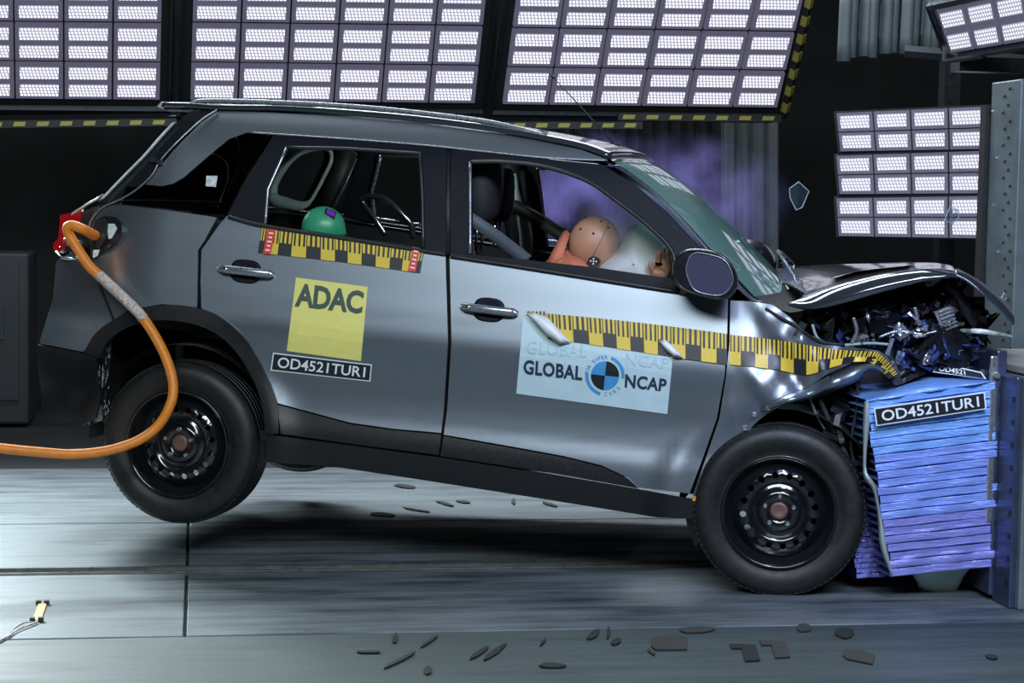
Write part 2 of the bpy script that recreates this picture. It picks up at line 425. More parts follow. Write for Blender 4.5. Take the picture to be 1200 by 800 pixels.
# right-hand small banks
def yq(pts, Y, Yr=None):
    Yr = Yr or Y; return [atY(pts[0][0], pts[0][1], Y), atY(pts[1][0], pts[1][1], Yr), atY(pts[2][0], pts[2][1], Yr), atY(pts[3][0], pts[3][1], Y)]
RG = 'small LED floodlights beside the steel column'
for lab, q in (('topmost of the three small LED floodlights left of the grey column', [(979, 132), (1156, 124), (1156, 175), (984, 178)]),
               ('middle one of the three small LED floodlights left of the grey column', [(979, 182), (1156, 176), (1156, 227), (983, 228)]),
               ('lowest of the three small LED floodlights left of the grey column', [(979, 232), (1156, 229), (1156, 280), (982, 277)])):
    a = yq(q, 11.0, 10.6)
    bank(lab, *a, 4, 2, halves=1, group=RG, gapx=.05, gapy=.06, margin=(.015, .006), frame=False, name='led_floodlight')
a = [atY(1096, 12, 8.9), atY(1236, -18, 8.2), atY(1242, 42, 8.4), atY(1113, 63, 9.1)]
bank('tilted LED floodlight in the top right corner above the column', *a, 4, 2, halves=1, gapx=.06, gapy=.06, margin=(.03, .03), name='led_floodlight')
# bracket under it
g = G().tube([atY(1107, 72, 9.0), atY(1150, 66, 8.9), atY(1160, 62, 8.9)], .012, 4).tube([atY(1107, 50, 9.05), atY(1107, 72, 9.0)], .012, 4).box(atY(1170, 77, 9.2), (.45, .12, .07))
tag(g.mk('lamp_bracket', ALU), 'dark metal bracket under the tilted floodlight at the top right', 'bracket')
# hazard beams under the banks
def hazard(label, p0, p1, Y, npx, hpx, skip=0):
    A, B_ = atY(*p0, Y), atY(*p1, Y); t = thing('hazard_beam', label, 'beam', (A+B_)/2)
    c = (A+B_)/2; A -= c; B_ -= c; L_ = (B_-A).length; d = (B_-A).normalized(); hgt = hpx/F*Y
    ang = math.atan2(d.z, d.x); Mx = Matrix.Rotation(-ang, 3, 'Y')
    G().box((0, 0, 0), (L_, .06, hgt*1.7), Mx).mk('beam', HAZB, t)
    n = npx
    for i in range(n):
        x0 = -L_/2+L_*(i+.15)/n; w = L_/n*.5; s = hgt*.35; hz = hgt*.5
        vs = [(x0, -.033, -hz), (x0+w, -.033, -hz), (x0+w+s, -.033, hz), (x0+s, -.033, hz)]
        G().prism([Mx@Vector(v) for v in vs], Mx@Vector((0, .004, 0))).mk('yellow_stripe', HAZY, t)
hazard('black and yellow striped beam under the left light bank, ending at the car roof', (-16, 146), (228, 143), 11.9, 9, 5)
hazard('short striped beam behind the car roof under the gap of the two right banks', (570, 147), (752, 147), 11.9, 7, 5)
hazard('striped beam along the bottom of the right light bank', (724, 137), (914, 139), 12.4, 7, 5)
# striped right edge of bank 3 and dark gantry bars
A, B_ = pp(950, -9), pp(918, 134)
c = (A+B_)/2; t = thing('hazard_strip', 'striped edge strip running up the right side of the right bank', 'strip', c)
d = (B_-A); G().tube([A-c, B_-c], .035, 4).mk('backing_bar', HAZB, t)
for i in range(7):
    p = A+d*((i+.3)/7)-c; q = A+d*((i+.8)/7)-c
    G().tube([p+n0*0-Vector((0, .02, 0)), q-Vector((0, .02, 0))], .03, 4).mk('yellow_stripe', HAZY, t)
def bar(label, pts, Y, w, mt=ALU, name='gantry_bar'):
    g = G().tube([atY(x, y, Y) for x, y in pts], w, 4); return tag(g.mk(name, mt), label, 'bar')
bar('upright gantry bar in the gap between left and middle banks', [(205, -12), (205, 128)], 13.0, .045)
bar('upright gantry bar right of the middle bank', [(577, -12), (566, 138)], 13.0, .05)
bar('level gantry bar just below the left light bank', [(-20, 128), (200, 126)], 13.1, .04)
bar('level gantry bar just below the right light bank', [(575, 134), (905, 137)], 12.7, .04)
# curtains
def curtain(name, label, x0, x1, ytop, ybl, ybr, Y, nf, mt, amp=.05):
    rows = []
    for j in range(5):
        row = []
        for i in range(nf*8+1):
            u = i/(nf*8); px = x0+(x1-x0)*u; yb = ybl+(ybr-ybl)*u; py = ytop+(yb-ytop)*j/4
            p = atY(px, py, Y); p.y += amp*math.sin(i/8*2*math.pi+.6*math.sin(i))*(1+.1*j); row.append(p)
        rows.append(row)
    o = G().grid(rows).mk(name, mt, None, smooth=True); mod(o, 'SOLIDIFY', thickness=.006)
    return tag(o, label, 'curtain')
curtain('curtain', 'tall grey pleated curtain between the right bank and the dark gap', 845, 912, 120, 560, 560, 13.6, 4, CURT, .035)
curtain('curtain', 'wide dark curtain behind the windscreen, left of the grey one', 620, 846, 120, 560, 560, 13.9, 14, CURTD)
pz = atY(1120, 100, 11.2)
tag(G().box((pz.x, 11.3, 3.5), (.1, .1, 7.0)).box((pz.x, 11.17, atY(1120, 155, 11.1).z), (.08, .2, .06)).box((pz.x, 11.17, atY(1120, 205, 11.1).z), (.08, .2, .06)).box((pz.x, 11.17, atY(1120, 255, 11.1).z), (.08, .2, .06)).mk('lamp_post', ALU), 'dark upright post carrying the three small floodlights', 'post')
# hanging strips at the top right: each strip its own part
t = thing('strip_curtain', 'pale hanging strip curtain at the top, left of the tilted floodlight', 'curtain', atY(1045, 20, 10.2))
o0 = t.location.copy()
for i in range(11):
    x = 981+i*12.2; yb = 72-(i*1.5)-(3 if i % 3 else 0)
    a = atY(x+4, -15, 10.2+(i % 3)*.03)-o0; b = atY(x, yb, 10.2+(i % 3)*.03)-o0
    w = Vector((.062, 0.03 if i % 2 else -.03, 0))
    rows = [[a+(b-a)*k/4, a+(b-a)*k/4+w*.5+Vector((0, -.02, 0)), a+(b-a)*k/4+w] for k in range(5)]
    s = G().grid(rows).mk('hanging_strip', LOUV, t, smooth=True); mod(s, 'SOLIDIFY', thickness=.004)
# cabinet at the left edge
p = flo(-10, 446); g = G().box((0, 0, .0), (1.0, .7, 1.0))
cx = atY(-30, 370, 12.6); hgt = (atY(0, 295, 12.6)-atY(0, 446, 12.6)).length
t = thing('equipment_cabinet', 'dark grey equipment cabinet at the left edge behind the car', 'cabinet', (atY(-45, 446, 12.6).x, 12.9, 0))
zt = atY(0, 296, 12.6).z
bev(G().box((0, 0, zt/2), ((atY(34, 400, 12.6).x-t.location.x)*2, .6, zt)).mk('body', BOXM, t), .02)
G().box((.0, -.31, zt/2+.05), ((atY(34, 400, 12.6).x-t.location.x)*1.7, .02, zt*.8)).mk('door', BOXM, t)
G().box((.25, -.33, zt/2+.1), (.02, .03, .2)).mk('handle', ALU, t)
# ================================================================== STEEL BARRIER
p0 = flo(1193, 715); Xf = p0.x; Yn = p0.y
zt = atY(1193, 443, Yn).z
bar_t = thing('crash_barrier', 'grey steel crash barrier block with bolt holes at the right edge', 'barrier', (Xf, Yn+.6, 0))
bo = bar_t.location.copy()
def bp(name, g, mt, bv=.006):
    for v in g.v: v -= bo
    o = g.mk(name, mt, bar_t)
    if bv: bev(o, bv)
    return o
yfar = Yn+1.15
bp('base_block', G().box((Xf+1.2, (Yn+yfar)/2, zt/2), (2.4, yfar-Yn, zt)), STEEL)
# impact plate proud of the block with a bright edge
ptop = atX(1172, 417, Xf-.03)
bp('impact_plate', G().box((Xf-.02, (ptop.y+yfar)/2, ptop.z/2+.02), (.04, yfar-ptop.y, ptop.z)), STEELB)
bp('edge_plate', G().box((Xf-.012, (Yn+ptop.y)/2+.02, zt/2), (.025, ptop.y-Yn-.02, zt)), STEELB)
bp('angle_strip', G().box((Xf-.05, ptop.y+.01, ptop.z/2+.15), (.03, .02, ptop.z-.3)), BOLT)
for i in range(4):
    q = atX(1118+i*17, 428+i*4, Xf-.045)
    bp('bolt', G().lathe([(0, 0), (.012, 0), (.012, .014), (0, .014)], q-Vector((0, .0, 0)), n=8), BOLT, 0)
    gg = None
for i in range(11):
    for s in (0, 1):
        z = .1+i*.085+s*.03; q = Vector((Xf-.026, Yn+.05+s*.13, z))
        if z < zt-.05: bp('bolt_hole', G().box(q, (.004, .016, .022)), BLACK, 0)
# column behind (upper)
Yc = Yn+1.25
xl = atY(1189, 300, Yc).x; ztop = atY(1189, 92, Yc).z; Yf2 = atX(1155, 300, xl).y
bp('column', G().box((xl+.6, (Yc+Yf2)/2, ztop/2), (1.2, Yf2-Yc, ztop)), STEEL)
bp('black_edge_strip', G().box((xl+.04, Yf2+.04, ztop/2-.05), (.12, .06, ztop-.1)), BLACK, 0)
for i in range(17):
    for s in (0, 1):
        q = atX(1184-s*6-(i % 2)*2, 104+i*19+s*9, xl-.003)
        bp('bolt_hole', G().lathe([(0, 0), (.007, 0), (.007, .006), (0, .006)], q, n=8), BLACK, 0)
for i in range(5):
    q = atX(1164+(i*5) % 9, 130+i*55, xl-.003)
    bp('rivet', G().lathe([(0, 0), (.006, 0), (.006, .006), (0, .006)], q, n=8), BOLT, 0)
g = G().box((Xf+.5, Yn+.5, zt+.02), (.95, .9, .03)); bp('top_plate', g, mat('worn_pale_plate', (.38, .38, .33), .5, .3, .2, 8))
# bent beam and pale bracket on the block
bp('cross_beam', G().tube([atY(1060, 60, 9.5), atY(1210, 72, 9.3)], .03, 4), ALU, 0)
# ================================================================== HONEYCOMB BLOCKS
def hc_block(label, TL, TR, BR, BL, n, Y, depth, mts, name='honeycomb_block', wave=.003):
    cen = atY((TL[0]+BR[0])/2, BL[1], Y+depth/2); t = thing(name, label, 'crash block', cen)
    for i in range(n):
        v0, v1 = i/n, (i+1)/n
        mt = mts[min(len(mts)-1, int(max(0, i/n+random.uniform(-.05, .05))*len(mts)))]
        L0 = [TL[k]+(BL[k]-TL[k])*v0 for k in (0, 1)]; L1 = [TL[k]+(BL[k]-TL[k])*(v1-.06/n) for k in (0, 1)]
        R0 = [TR[k]+(BR[k]-TR[k])*v0 for k in (0, 1)]; R1 = [TR[k]+(BR[k]-TR[k])*(v1-.06/n) for k in (0, 1)]
        ph = random.uniform(0, 6); bulge = random.uniform(.0004, .003); k_ = random.uniform(3, 6)
        N = 14; rows = []; pushl = random.uniform(-2.5, 1.5); pushr = random.uniform(-1.5, 2)
        for j, (vv, dy, dv) in enumerate(((0, .009, 0), (.02, .001, 0), (.12, -bulge*.8, 0), (.55, -bulge*.6+.002*math.sin(i*2.1), 0), (.9, -bulge, 0), (.98, .001, 0), (1, .009, 0))):
            row = []
            for q in range(N+1):
                u = q/N
                a0 = L0[0]+pushl+(R0[0]+pushr-L0[0]-pushl)*u, L0[1]+(R0[1]-L0[1])*u
                a1 = L1[0]+pushl+(R1[0]+pushr-L1[0]-pushl)*u, L1[1]+(R1[1]-L1[1])*u
                x = a0[0]+(a1[0]-a0[0])*vv; y = a0[1]+(a1[1]-a0[1])*vv+.35*math.sin(u*k_*2+ph)
                yy = dy + wave*math.sin(u*k_*3+ph)+.004*math.sin(u*17+i)
                row.append(atY(x, y, Y+yy)-cen)
            rows.append(row)
        # body of the sheet behind
        rows2 = [[p+Vector((0, depth, 0)) for p in rows[0]]]+rows+[[p+Vector((0, depth-.03, 0)) for p in rows[-1]]]
        s = G().grid(rows2).mk('honeycomb_layer', mt, t, smooth=True); mod(s, 'EDGE_SPLIT', split_angle=math.radians(24))
    return t, cen
hb, hc = hc_block('large crushed blue honeycomb block with a number plate on the barrier', (1015, 468), (1166, 447), (1169, 664), (1046, 676), 22, 6.92, .75, (ALB, ALM, ALP))
# crumpled top wrap
rows = []
for j in range(6):
    row = []
    for i in range(13):
        u = i/12; x = 1016+150*u; yb = 470-24*u
        yt = interp([(0, 462), (25, 449), (50, 435), (75, 427), (100, 431), (125, 438), (150, 443)], 13)[i][1]
        v = j/5; y = yb+(yt-yb)*min(1, v*1.0)
        p = atY(x, y, 6.91+.0*v+.5*v*v); p.y += .01*math.sin(i*1.7+j); row.append(p-hc)
    rows.append(row)
o = G().grid(rows).mk('folded_top_foil', ALB, hb, smooth=True); mod(o, 'SOLIDIFY', thickness=.003)
# pale crushed front sheet at its left edge
rows = []
for k, (x, y) in enumerate(interp([(1014, 470), (1013, 500), (1012, 545), (1014, 560), (1024, 575), (1030, 610), (1033, 640), (1044, 672)], 18)):
    w = 5+2*math.sin(k)
    rows.append([atY(x-w*.3, y, 6.95)-hc, atY(x+w*.4, y, 6.90)-hc, atY(x+w, y, 6.93)-hc, atY(x+w, y, 7.5)-hc, atY(x-w*.3, y, 7.5)-hc])
G().grid(rows, closed=True).mk('crushed_facing_sheet', ALS, hb, smooth=True)
hb2, _ = hc_block('small violet honeycomb block squeezed between front wheel and blue block', (990, 571), (1017, 568), (1037, 676), (1006, 678), 18, 7.12, .5, (ALP, ALP), name='honeycomb_block', wave=.003)
# hanging translucent sheet
rows = []
for j in range(8):
    v = j/7; row = []
    for i in range(11):
        u = i/10; xa = 1058+85*u; dip = (1-(2*u-1)**2)
        y = 662+v*(8+52*dip); x = 1100+(xa-1100)*(1-.35*v)
        row.append(atY(x, y, 7.0+.12*math.sin(u*3.1)*v+.1*v))
    rows.append(row)
o = G().grid(rows).mk('torn_sheet', GREENSH, None, smooth=True); mod(o, 'SOLIDIFY', thickness=.003)
tag(o, 'torn pale green sheet hanging below the blue block', 'sheet')
# ================================================================== text
def text_mesh(s, bold=.0, space=1.0):
    c = bpy.data.curves.new('txt', 'FONT'); c.body = s; c.resolution_u = 3; c.offset = bold; c.space_character = space
    o = bpy.data.objects.new('txt', c); COL.objects.link(o)
    dg = bpy.context.evaluated_depsgraph_get(); me = bpy.data.meshes.new_from_object(o.evaluated_get(dg))
    vs = [v.co.copy() for v in me.vertices]; fs = [tuple(p.vertices) for p in me.polygons]
    bpy.data.objects.remove(o); bpy.data.curves.remove(c); bpy.data.meshes.remove(me)
    x0 = min(v.x for v in vs); x1 = max(v.x for v in vs); y0 = min(v.y for v in vs); y1 = max(v.y for v in vs)
    return [((v.x-x0)/(x1-x0), (y1-v.y)/(y1-y0)) for v in vs], fs
def bil(q, u, v):
    return tuple((q[0][k]*(1-u)+q[1][k]*u)*(1-v)+(q[3][k]*(1-u)+q[2][k]*u)*v for k in (0, 1))
def textdecal(name, s, q, fn, mt, parent, bold=0.0, space=1.0, car=True, sub=None):
    vs, fs = text_mesh(s, bold, space)
    P = [fn(*bil(q, u, v)) for u, v in vs]
    o = mk(name, P, fs, mt, parent, car=car)
    mod(o, 'SOLIDIFY', thickness=.001)
    return o
# plate on the blue block
hf = lambda off: (lambda x, y: atY(x, y, 6.885-off)-hc)
q = [(1024, 478), (1154, 459), (1156, 479), (1027, 499)]
def quadplate(name, q, fn, mt, parent, car=False, n=8, th=.002):
    rows = [[fn(*bil(q, i/n, j/8)) for i in range(n+1)] for j in range(9)]
    o = G().grid(rows); o = mk(name, o.v, o.f, mt, parent, car=car); mod(o, 'SOLIDIFY', thickness=min(th, .001) if car else th, offset=0); return o
def inset(q, a, b): return [bil(q, a, b), bil(q, 1-a, b), bil(q, 1-a, 1-b), bil(q, a, 1-b)]
pl = quadplate('number_plate', q, hf(0), WHITE, hb)
quadplate('plate_field', inset(q, .012, .07), hf(.003), INK, pl)
textdecal('lettering', 'OD4521TUR1', inset(q, .06, .2), hf(.006), WHITE, pl, .012, car=False)
# second plate, lying on the back top of the block
f2 = lambda off: (lambda x, y: atY(x, y, 6.99+(445-y)*.002-off)-hc)
q = [(1102, 426), (1134, 433), (1140, 441), (1100, 435)]
pl = quadplate('number_plate', [(1097, 424), (1150, 436), (1156, 444), (1093, 436)], f2(0), WHITE, hb)
quadplate('plate_field', [(1099, 426), (1149, 437), (1153, 443), (1096, 435)], f2(.004), INK, pl)
textdecal('lettering', 'OD4521', inset([(1099, 426), (1133, 433), (1135, 441), (1096, 435)], .08, .15), f2(.008), WHITE, pl, .012, car=False)
# ================================================================== THE CAR
car = thing('car', 'grey metallic hatchback car pitched nose-down with its front crushed against the barrier', 'car')
M4 = Matrix.Identity(4)
for i in range(3):
    M4[i][0] = U[i]; M4[i][1] = V[i]; M4[i][2] = W[i]; M4[i][3] = toworld(OFF)[i]
car.matrix_world = M4
def mirror_obj(o, par=None):
    me = o.data.copy()
    for v in me.vertices: v.co.y = WID-2*OFF.y-v.co.y
    me.flip_normals()
    n = bpy.data.objects.new(o.name.split('.')[0], me); COL.objects.link(n); n.parent = par or o.parent
    for md in o.modifiers:
        if md.type == 'SOLIDIFY': mod(n, 'SOLIDIFY', thickness=md.thickness, offset=md.offset)
    return n
def panel(name, poly, mt, off=0.0, step=9, fl_=.016, mirror=True, parent=None, sub=None, label=None):
    bm = bmesh.new()
    vs = [bm.verts.new((x, y, 0)) for x, y in poly]
    f = bm.faces.new(vs); bm.normal_update()
    bmesh.ops.triangulate(bm, faces=[f], ngon_method='EAR_CLIP')
    xs = [p[0] for p in poly]; ys = [p[1] for p in poly]
    for ax, lo, hi in ((0, min(xs), max(xs)), (1, min(ys), max(ys))):
        k = math.floor(lo/step)*step+step
        while k < hi:
            co = [0, 0, 0]; co[ax] = k; no = [0, 0, 0]; no[ax] = 1
            bmesh.ops.bisect_plane(bm, geom=bm.verts[:]+bm.edges[:]+bm.faces[:], dist=1e-4, plane_co=co, plane_no=no)
            k += step
    bmesh.ops.dissolve_degenerate(bm, dist=1e-3, edges=bm.edges[:])
    bm.verts.ensure_lookup_table(); bm.verts.index_update()
    P2 = [(v.co.x, v.co.y) for v in bm.verts]
    faces = [[v.index for v in f.verts] for f in bm.faces]
    bed = [(e.verts[0].index, e.verts[1].index) for e in bm.edges if e.is_boundary]
    bm.free()
    P3 = [S(x, y, off) for x, y in P2]; NV = [SN(x, y) for x, y in P2]
    fs = []
    for f in faces:      # wind so that the normal faces outwards (-y)
        a, b, c = (P3[f[0]], P3[f[1]], P3[f[2]])
        n = (b-a).cross(c-a); fs.append(f if n.y < 0 else f[::-1])
    nv = len(P3); Z = Vector((0, 0, 0)); mp = {}
    for a, b in bed:
        ids = []
        for k in (a, b):
            if k not in mp:
                mp[k] = (len(P3), len(P3)+1); P3.append(P3[k].copy()); P3.append(P3[k]+Vector((0, fl_, 0))); NV += [Z, Z]
            ids.append(mp[k])
        fs.append([ids[0][0], ids[1][0], ids[1][1], ids[0][1]])
    o = mk(name, P3, fs, mt, parent or car, smooth=True, car=True, label=label)
    o.data.normals_split_custom_set_from_vertices([tuple(n) for n in NV])
    if mirror:
        me = bpy.data.meshes.new(name)
        me.from_pydata([tuple(Vector((p.x, WID-p.y, p.z))-OFF) for p in P3], [], [list(f)[::-1] for f in fs]); me.update()
        o2 = link(name, me, mt, parent if (parent and sub) else car, True)
        me.normals_split_custom_set_from_vertices([(n.x, -n.y, n.z) for n in NV])
        return o, o2
    return o
def ribbon_px(name, a, b, mt, off=0.0, closed=False, n=None, fl_=.02, mirror=True, parent=None, k=3, cyc=None, label=None):
    """band between two pixel polylines laid on the body side, with a turned-in flange"""
    n = n or max(len(a), len(b))*4
    if closed: a = a+[a[0]]; b = b+[b[0]]
    A = [(p.x, p.y) for p in interp([(x, y, 0) for x, y in a], n)]; B_ = [(p.x, p.y) for p in interp([(x, y, 0) for x, y in b], n)]
    rows = []
    for i in range(n):
        r = [S(A[i][0]+(B_[i][0]-A[i][0])*j/k, A[i][1]+(B_[i][1]-A[i][1])*j/k, off) for j in range(k+1)]
        rows.append([r[0]+Vector((0, fl_, 0))]+r+[r[-1]+Vector((0, fl_, 0))])
    g = G().grid(rows); o = mk(name, g.v, g.f, mt, parent or car, smooth=True, car=True, label=label)
    fixn(o)
    md = mod(o, 'EDGE_SPLIT', split_angle=math.radians(50))
    if mirror: m2 = mirror_obj(o, car); mod(m2, 'EDGE_SPLIT', split_angle=math.radians(50))
    return o
def cg(g, name, mt, parent=None, smooth=False, mirror=False, **k):
    o = mk(name, g.v, g.f, mt, parent or car, smooth=smooth, car=True, **k)
    if mirror: return o, mirror_obj(o, parent or car)
    return o
# ---- doors, quarter panels, fenders
rear_door = [(266, 253), (300, 263), (400, 277), (522, 299), (525, 400), (520, 480), (517, 507), (460, 502), (410, 495), (325, 472), (318, 450), (306, 425), (290, 400), (266, 376), (236, 361), (235, 330), (236, 293), (243, 283), (258, 262)]
rd, rdf = panel('rear_door', rear_door, PAINT)
front_door = [(527, 300), (600, 311), (700, 326), (795, 341), (853, 351), (852, 400), (849, 440), (840, 490), (826, 530), (808, 578), (748, 571), (737, 560), (705, 545), (660, 534), (600, 523), (520, 509), (524, 480), (529, 400)]
fd, fdf = panel('front_door', front_door, PAINT)
panel('rear_door_cladding', [(325, 474), (410, 497), (460, 504), (517, 509), (514, 533), (420, 521), (329, 508), (327, 490)], CLAD, -.008)
panel('front_door_cladding', [(520, 511), (600, 525), (660, 536), (705, 547), (735, 561), (747, 572), (640, 553), (516, 534)], CLAD, -.008)
panel('quarter_panel', [(112, 243), (140, 240), (200, 247), (254, 255), (239, 283), (232, 293), (231, 360), (190, 356), (150, 363), (135, 376), (116, 327), (107, 300), (102, 265)], PAINT)
panel('rear_bumper', [(104, 300), (113, 329), (133, 378), (112, 398), (96, 412), (46, 402), (50, 388), (62, 350), (66, 306), (82, 296)], PAINT)
panel('rear_bumper_cladding', [(45, 404), (96, 414), (113, 419), (112, 440), (118, 462), (112, 490), (96, 499), (72, 484), (49, 464), (43, 425)], CLAD, -.006)
panel('roof_side', [(256, 130), (300, 131), (400, 136), (480, 143), (560, 153), (620, 163), (680, 175), (712, 187), (640, 184), (570, 177), (500, 170), (400, 162), (320, 157), (290, 155), (268, 163), (245, 182), (215, 208), (203, 215), (190, 218), (169, 216), (187, 195), (212, 167), (236, 143)], PAINT)
panel('quarter_window', [(142, 239), (150, 219), (169, 218), (190, 220), (204, 217), (217, 210), (246, 184), (269, 165), (290, 157), (319, 159), (290, 204), (265, 252), (200, 245)], QG, .008, fl_=.004)
panel('tailgate_side_trim', [(208, 143), (224, 130), (253, 130), (234, 142), (210, 166), (186, 193), (167, 217), (148, 219), (139, 238), (120, 238), (116, 236), (160, 190)], PAINTB, .004)
fender = [(856, 352), (880, 353), (905, 357), (925, 371), (945, 391), (970, 401), (1000, 407), (1030, 411), (1040, 418), (1050, 438), (1035, 436), (1018, 424), (1000, 424), (970, 438), (945, 454), (908, 468), (880, 489), (857, 521), (840, 558), (828, 582), (812, 581), (829, 531), (843, 490), (851, 440), (855, 400)]
panel('front_fender', fender, PAINT, step=6, mirror=False)
# far fender is only dented: simple panel of its own
panel('sill_cover', [(311, 509), (420, 523), (516, 536), (640, 555), (750, 574), (828, 588), (826, 608), (770, 606), (640, 585), (500, 563), (400, 548), (313, 541)], CLAD, -.004)
# wheel arch cladding
outer = [(98, 413), (115, 387), (150, 366), (190, 357), (236, 362), (266, 377), (290, 401), (312, 440), (325, 475), (326, 508)]
inner = [(116, 420), (128, 398), (155, 381), (190, 375), (228, 380), (256, 393), (278, 414), (297, 446), (307, 475), (311, 509)]
ribbon_px('wheel_arch_cladding', outer, inner, CLAD, -.012)
lip_o = [(826, 583), (838, 558), (856, 520), (879, 488), (908, 467), (945, 453), (972, 440)]
lip_i = [(833, 584), (845, 560), (862, 526), (884, 497), (912, 477), (947, 464), (975, 450)]
ribbon_px('wheel_arch_flange', lip_o, lip_i, PAINT, .006, fl_=.03)
for x, y in ((873, 502), (848, 531), (884, 486), (900, 478), (919, 469)):
    p = S(x, y, -.004); cg(G().box(p, (.014, .01, .014)), 'arch_clip', BOLT)
# ---- window frames (gloss black) : band loops around each opening
ro = [(266, 252), (292, 204), (321, 158), (400, 163), (523, 173), (523, 230), (523, 297), (400, 276), (300, 262)]
ri = [(310, 263), (314, 222), (336, 172), (400, 173), (495, 180), (496, 230), (496, 290), (400, 276.5), (322, 265)]
def hard(pts, k=8):
    out = []
    for i in range(len(pts)-1):
        for j in range(k): out.append((pts[i][0]+(pts[i+1][0]-pts[i][0])*j/k, pts[i][1]+(pts[i+1][1]-pts[i][1])*j/k))
    out.append(pts[-1]); return out
def ring(name, o_, i_, mt, off=0.0, fl_=.03, mirror=True, k=6, **kw):
    o_ = hard(o_+[o_[0]], k); i_ = hard(i_+[i_[0]], k)
    rows = []
    for a, b in zip(o_, i_):
        r = [S(a[0]+(b[0]-a[0])*t, a[1]+(b[1]-a[1])*t, off) for t in (0, .5, 1)]
        rows.append([r[0]+Vector((0, fl_, 0))]+r+[r[-1]+Vector((0, fl_, 0))])
    g = G().grid(rows); o = mk(name, g.v, g.f, mt, car, smooth=True, car=True, **kw); fixn(o); mod(o, 'EDGE_SPLIT', split_angle=math.radians(50))
    if mirror: mod(mirror_obj(o, car), 'EDGE_SPLIT', split_angle=math.radians(50))
    return o
FRM = mat('pillar_black', (.007, .009, .015), .5, 0, .1, 40, spec=.15)
PILL = mat('dark_blue_pillar_paint', (.035, .042, .06), .28, .2, .05, 40, coat=.4)
ring('rear_window_frame', ro, ri, FRM, .002)
fo = [(528, 299), (528, 235), (529, 175), (570, 179), (640, 186), (706, 193), (745, 218), (780, 248), (815, 285), (856, 350), (800, 341), (700, 325), (600, 310)]
fi = [(552, 298), (552, 240), (550, 188), (590, 189), (640, 195), (688, 211), (722, 234), (758, 262), (789, 296), (790, 326), (775, 325), (700, 314), (600, 303)]
ring('front_window_frame', fo, fi, FRM, .002, .035)
# weatherstrips: bright thin lines
def line_px(name, pts, r, mt, off=-.004, mirror=True, n=None, parent=None, smoothp=True):
    P = interp([(x, y, 0) for x, y in pts], n or len(pts)*5) if smoothp else [Vector((x, y, 0)) for x, y in hard(pts, 4)]
    g = G().tube([S(p[0], p[1], off) for p in P], r, 6)
    o = cg(g, name, mt, parent, True)
    if mirror: mirror_obj(o, parent or car)
    return o
SEAL = mat('rubber_seal', (.02, .022, .025), .35, 0, .1, 40)
line_px('window_seal', [(311, 262), (314, 222), (336, 173)], .007, STEELG, smoothp=False)
line_px('window_seal', [(336, 173), (400, 174), (492, 180), (495, 230), (496, 290)], .008, SEAL, smoothp=False)
line_px('belt_moulding', [(268, 254), (310, 265), (400, 279), (496, 294), (522, 298)], .009, SEAL)
line_px('belt_moulding', [(528, 300), (600, 311), (700, 327), (795, 342)], .010, SEAL)
line_px('window_seal', [(551, 297), (551, 240), (551, 190)], .007, STEELG, smoothp=False)
line_px('window_seal', [(551, 190), (590, 190), (640, 196), (688, 212), (722, 235), (758, 263), (788, 295), (789, 326)], .009, SEAL)
line_px('roof_gutter', [(290, 155), (400, 162.5), (500, 170.5), (570, 178), (640, 185), (712, 188)], .004, STEELG)
# A pillar outer cover between frame and windscreen
ribbon_px('windscreen_pillar', [(706, 188), (745, 211), (782, 243), (820, 283), (862, 335), (880, 352)], [(728, 196), (764, 221), (800, 257), (835, 297), (878, 345), (897, 354)], PILL, .012, fl_=.05, k=4)
# C and B pillar bodies (depth)
for pts, w in (([(522, 176), (524, 240), (524, 300)], .05), ([(300, 175), (280, 220), (262, 255)], .04)):
    g = G().tube([S(x, y, .06) for x, y in pts], w, 8); cg(g, 'pillar_trim', BLACK, None, True, True)
# ---- roof
edge = [(190, 126), (225, 127), (256, 129), (330, 130), (400, 134.5), (480, 141.5), (560, 151.5), (620, 161.5), (680, 174), (712, 186)]
E3 = [S(x, y) for x, y in edge]; E3[0].y = E3[1].y = E3[2].y
rows = []
E3 = interp([tuple(p) for p in E3], 40); K = 22
HB = .13
for i, p in enumerate(E3):
    u = i/39; row = []
    for j in range(K+1):
        t = j/K; s = (4*t*(1-t)); q = Vector((p.x, p.y+(WID-2*p.y)*t, p.z))
        q.z += .022*s**.8; q.x += .03*s*max(0, (u-.6)/.4)
        q.x -= .03*s*max(0, (.15-u)/.15)
        row.append(q)
    rows.append(row)
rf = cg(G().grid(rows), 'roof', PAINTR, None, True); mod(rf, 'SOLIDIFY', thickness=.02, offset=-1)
header = rows[-1]
hl = cg(G().grid([[q-Vector((0, 0, .035)) for q in r] for r in rows[1:-1]]), 'headliner', FAB, None, True)
# roof rails and spoiler
for side in (0, 1):
    P = interp([tuple(S(x, y, .015)+Vector((0, 0, .012 if 0 < k < 6 else .0))) for k, (x, y) in enumerate([(222, 124), (240, 122), (330, 124), (420, 129), (500, 137), (580, 148), (640, 160)])], 30)
    if side: P = [Vector((p.x, WID-p.y, p.z)) for p in P]
    cg(G().tube(P, .011, 8), 'roof_rail', STEELG, None, True)
sp = [S(x, y, .02) for x, y in ((186, 124), (190, 120.5), (225, 122), (262, 124), (255, 130), (200, 130))]
g = G(); g.prism(sp, (0, WID-2*sp[0].y-.0, 0)); bev(cg(g, 'roof_spoiler', STEELG), .006)
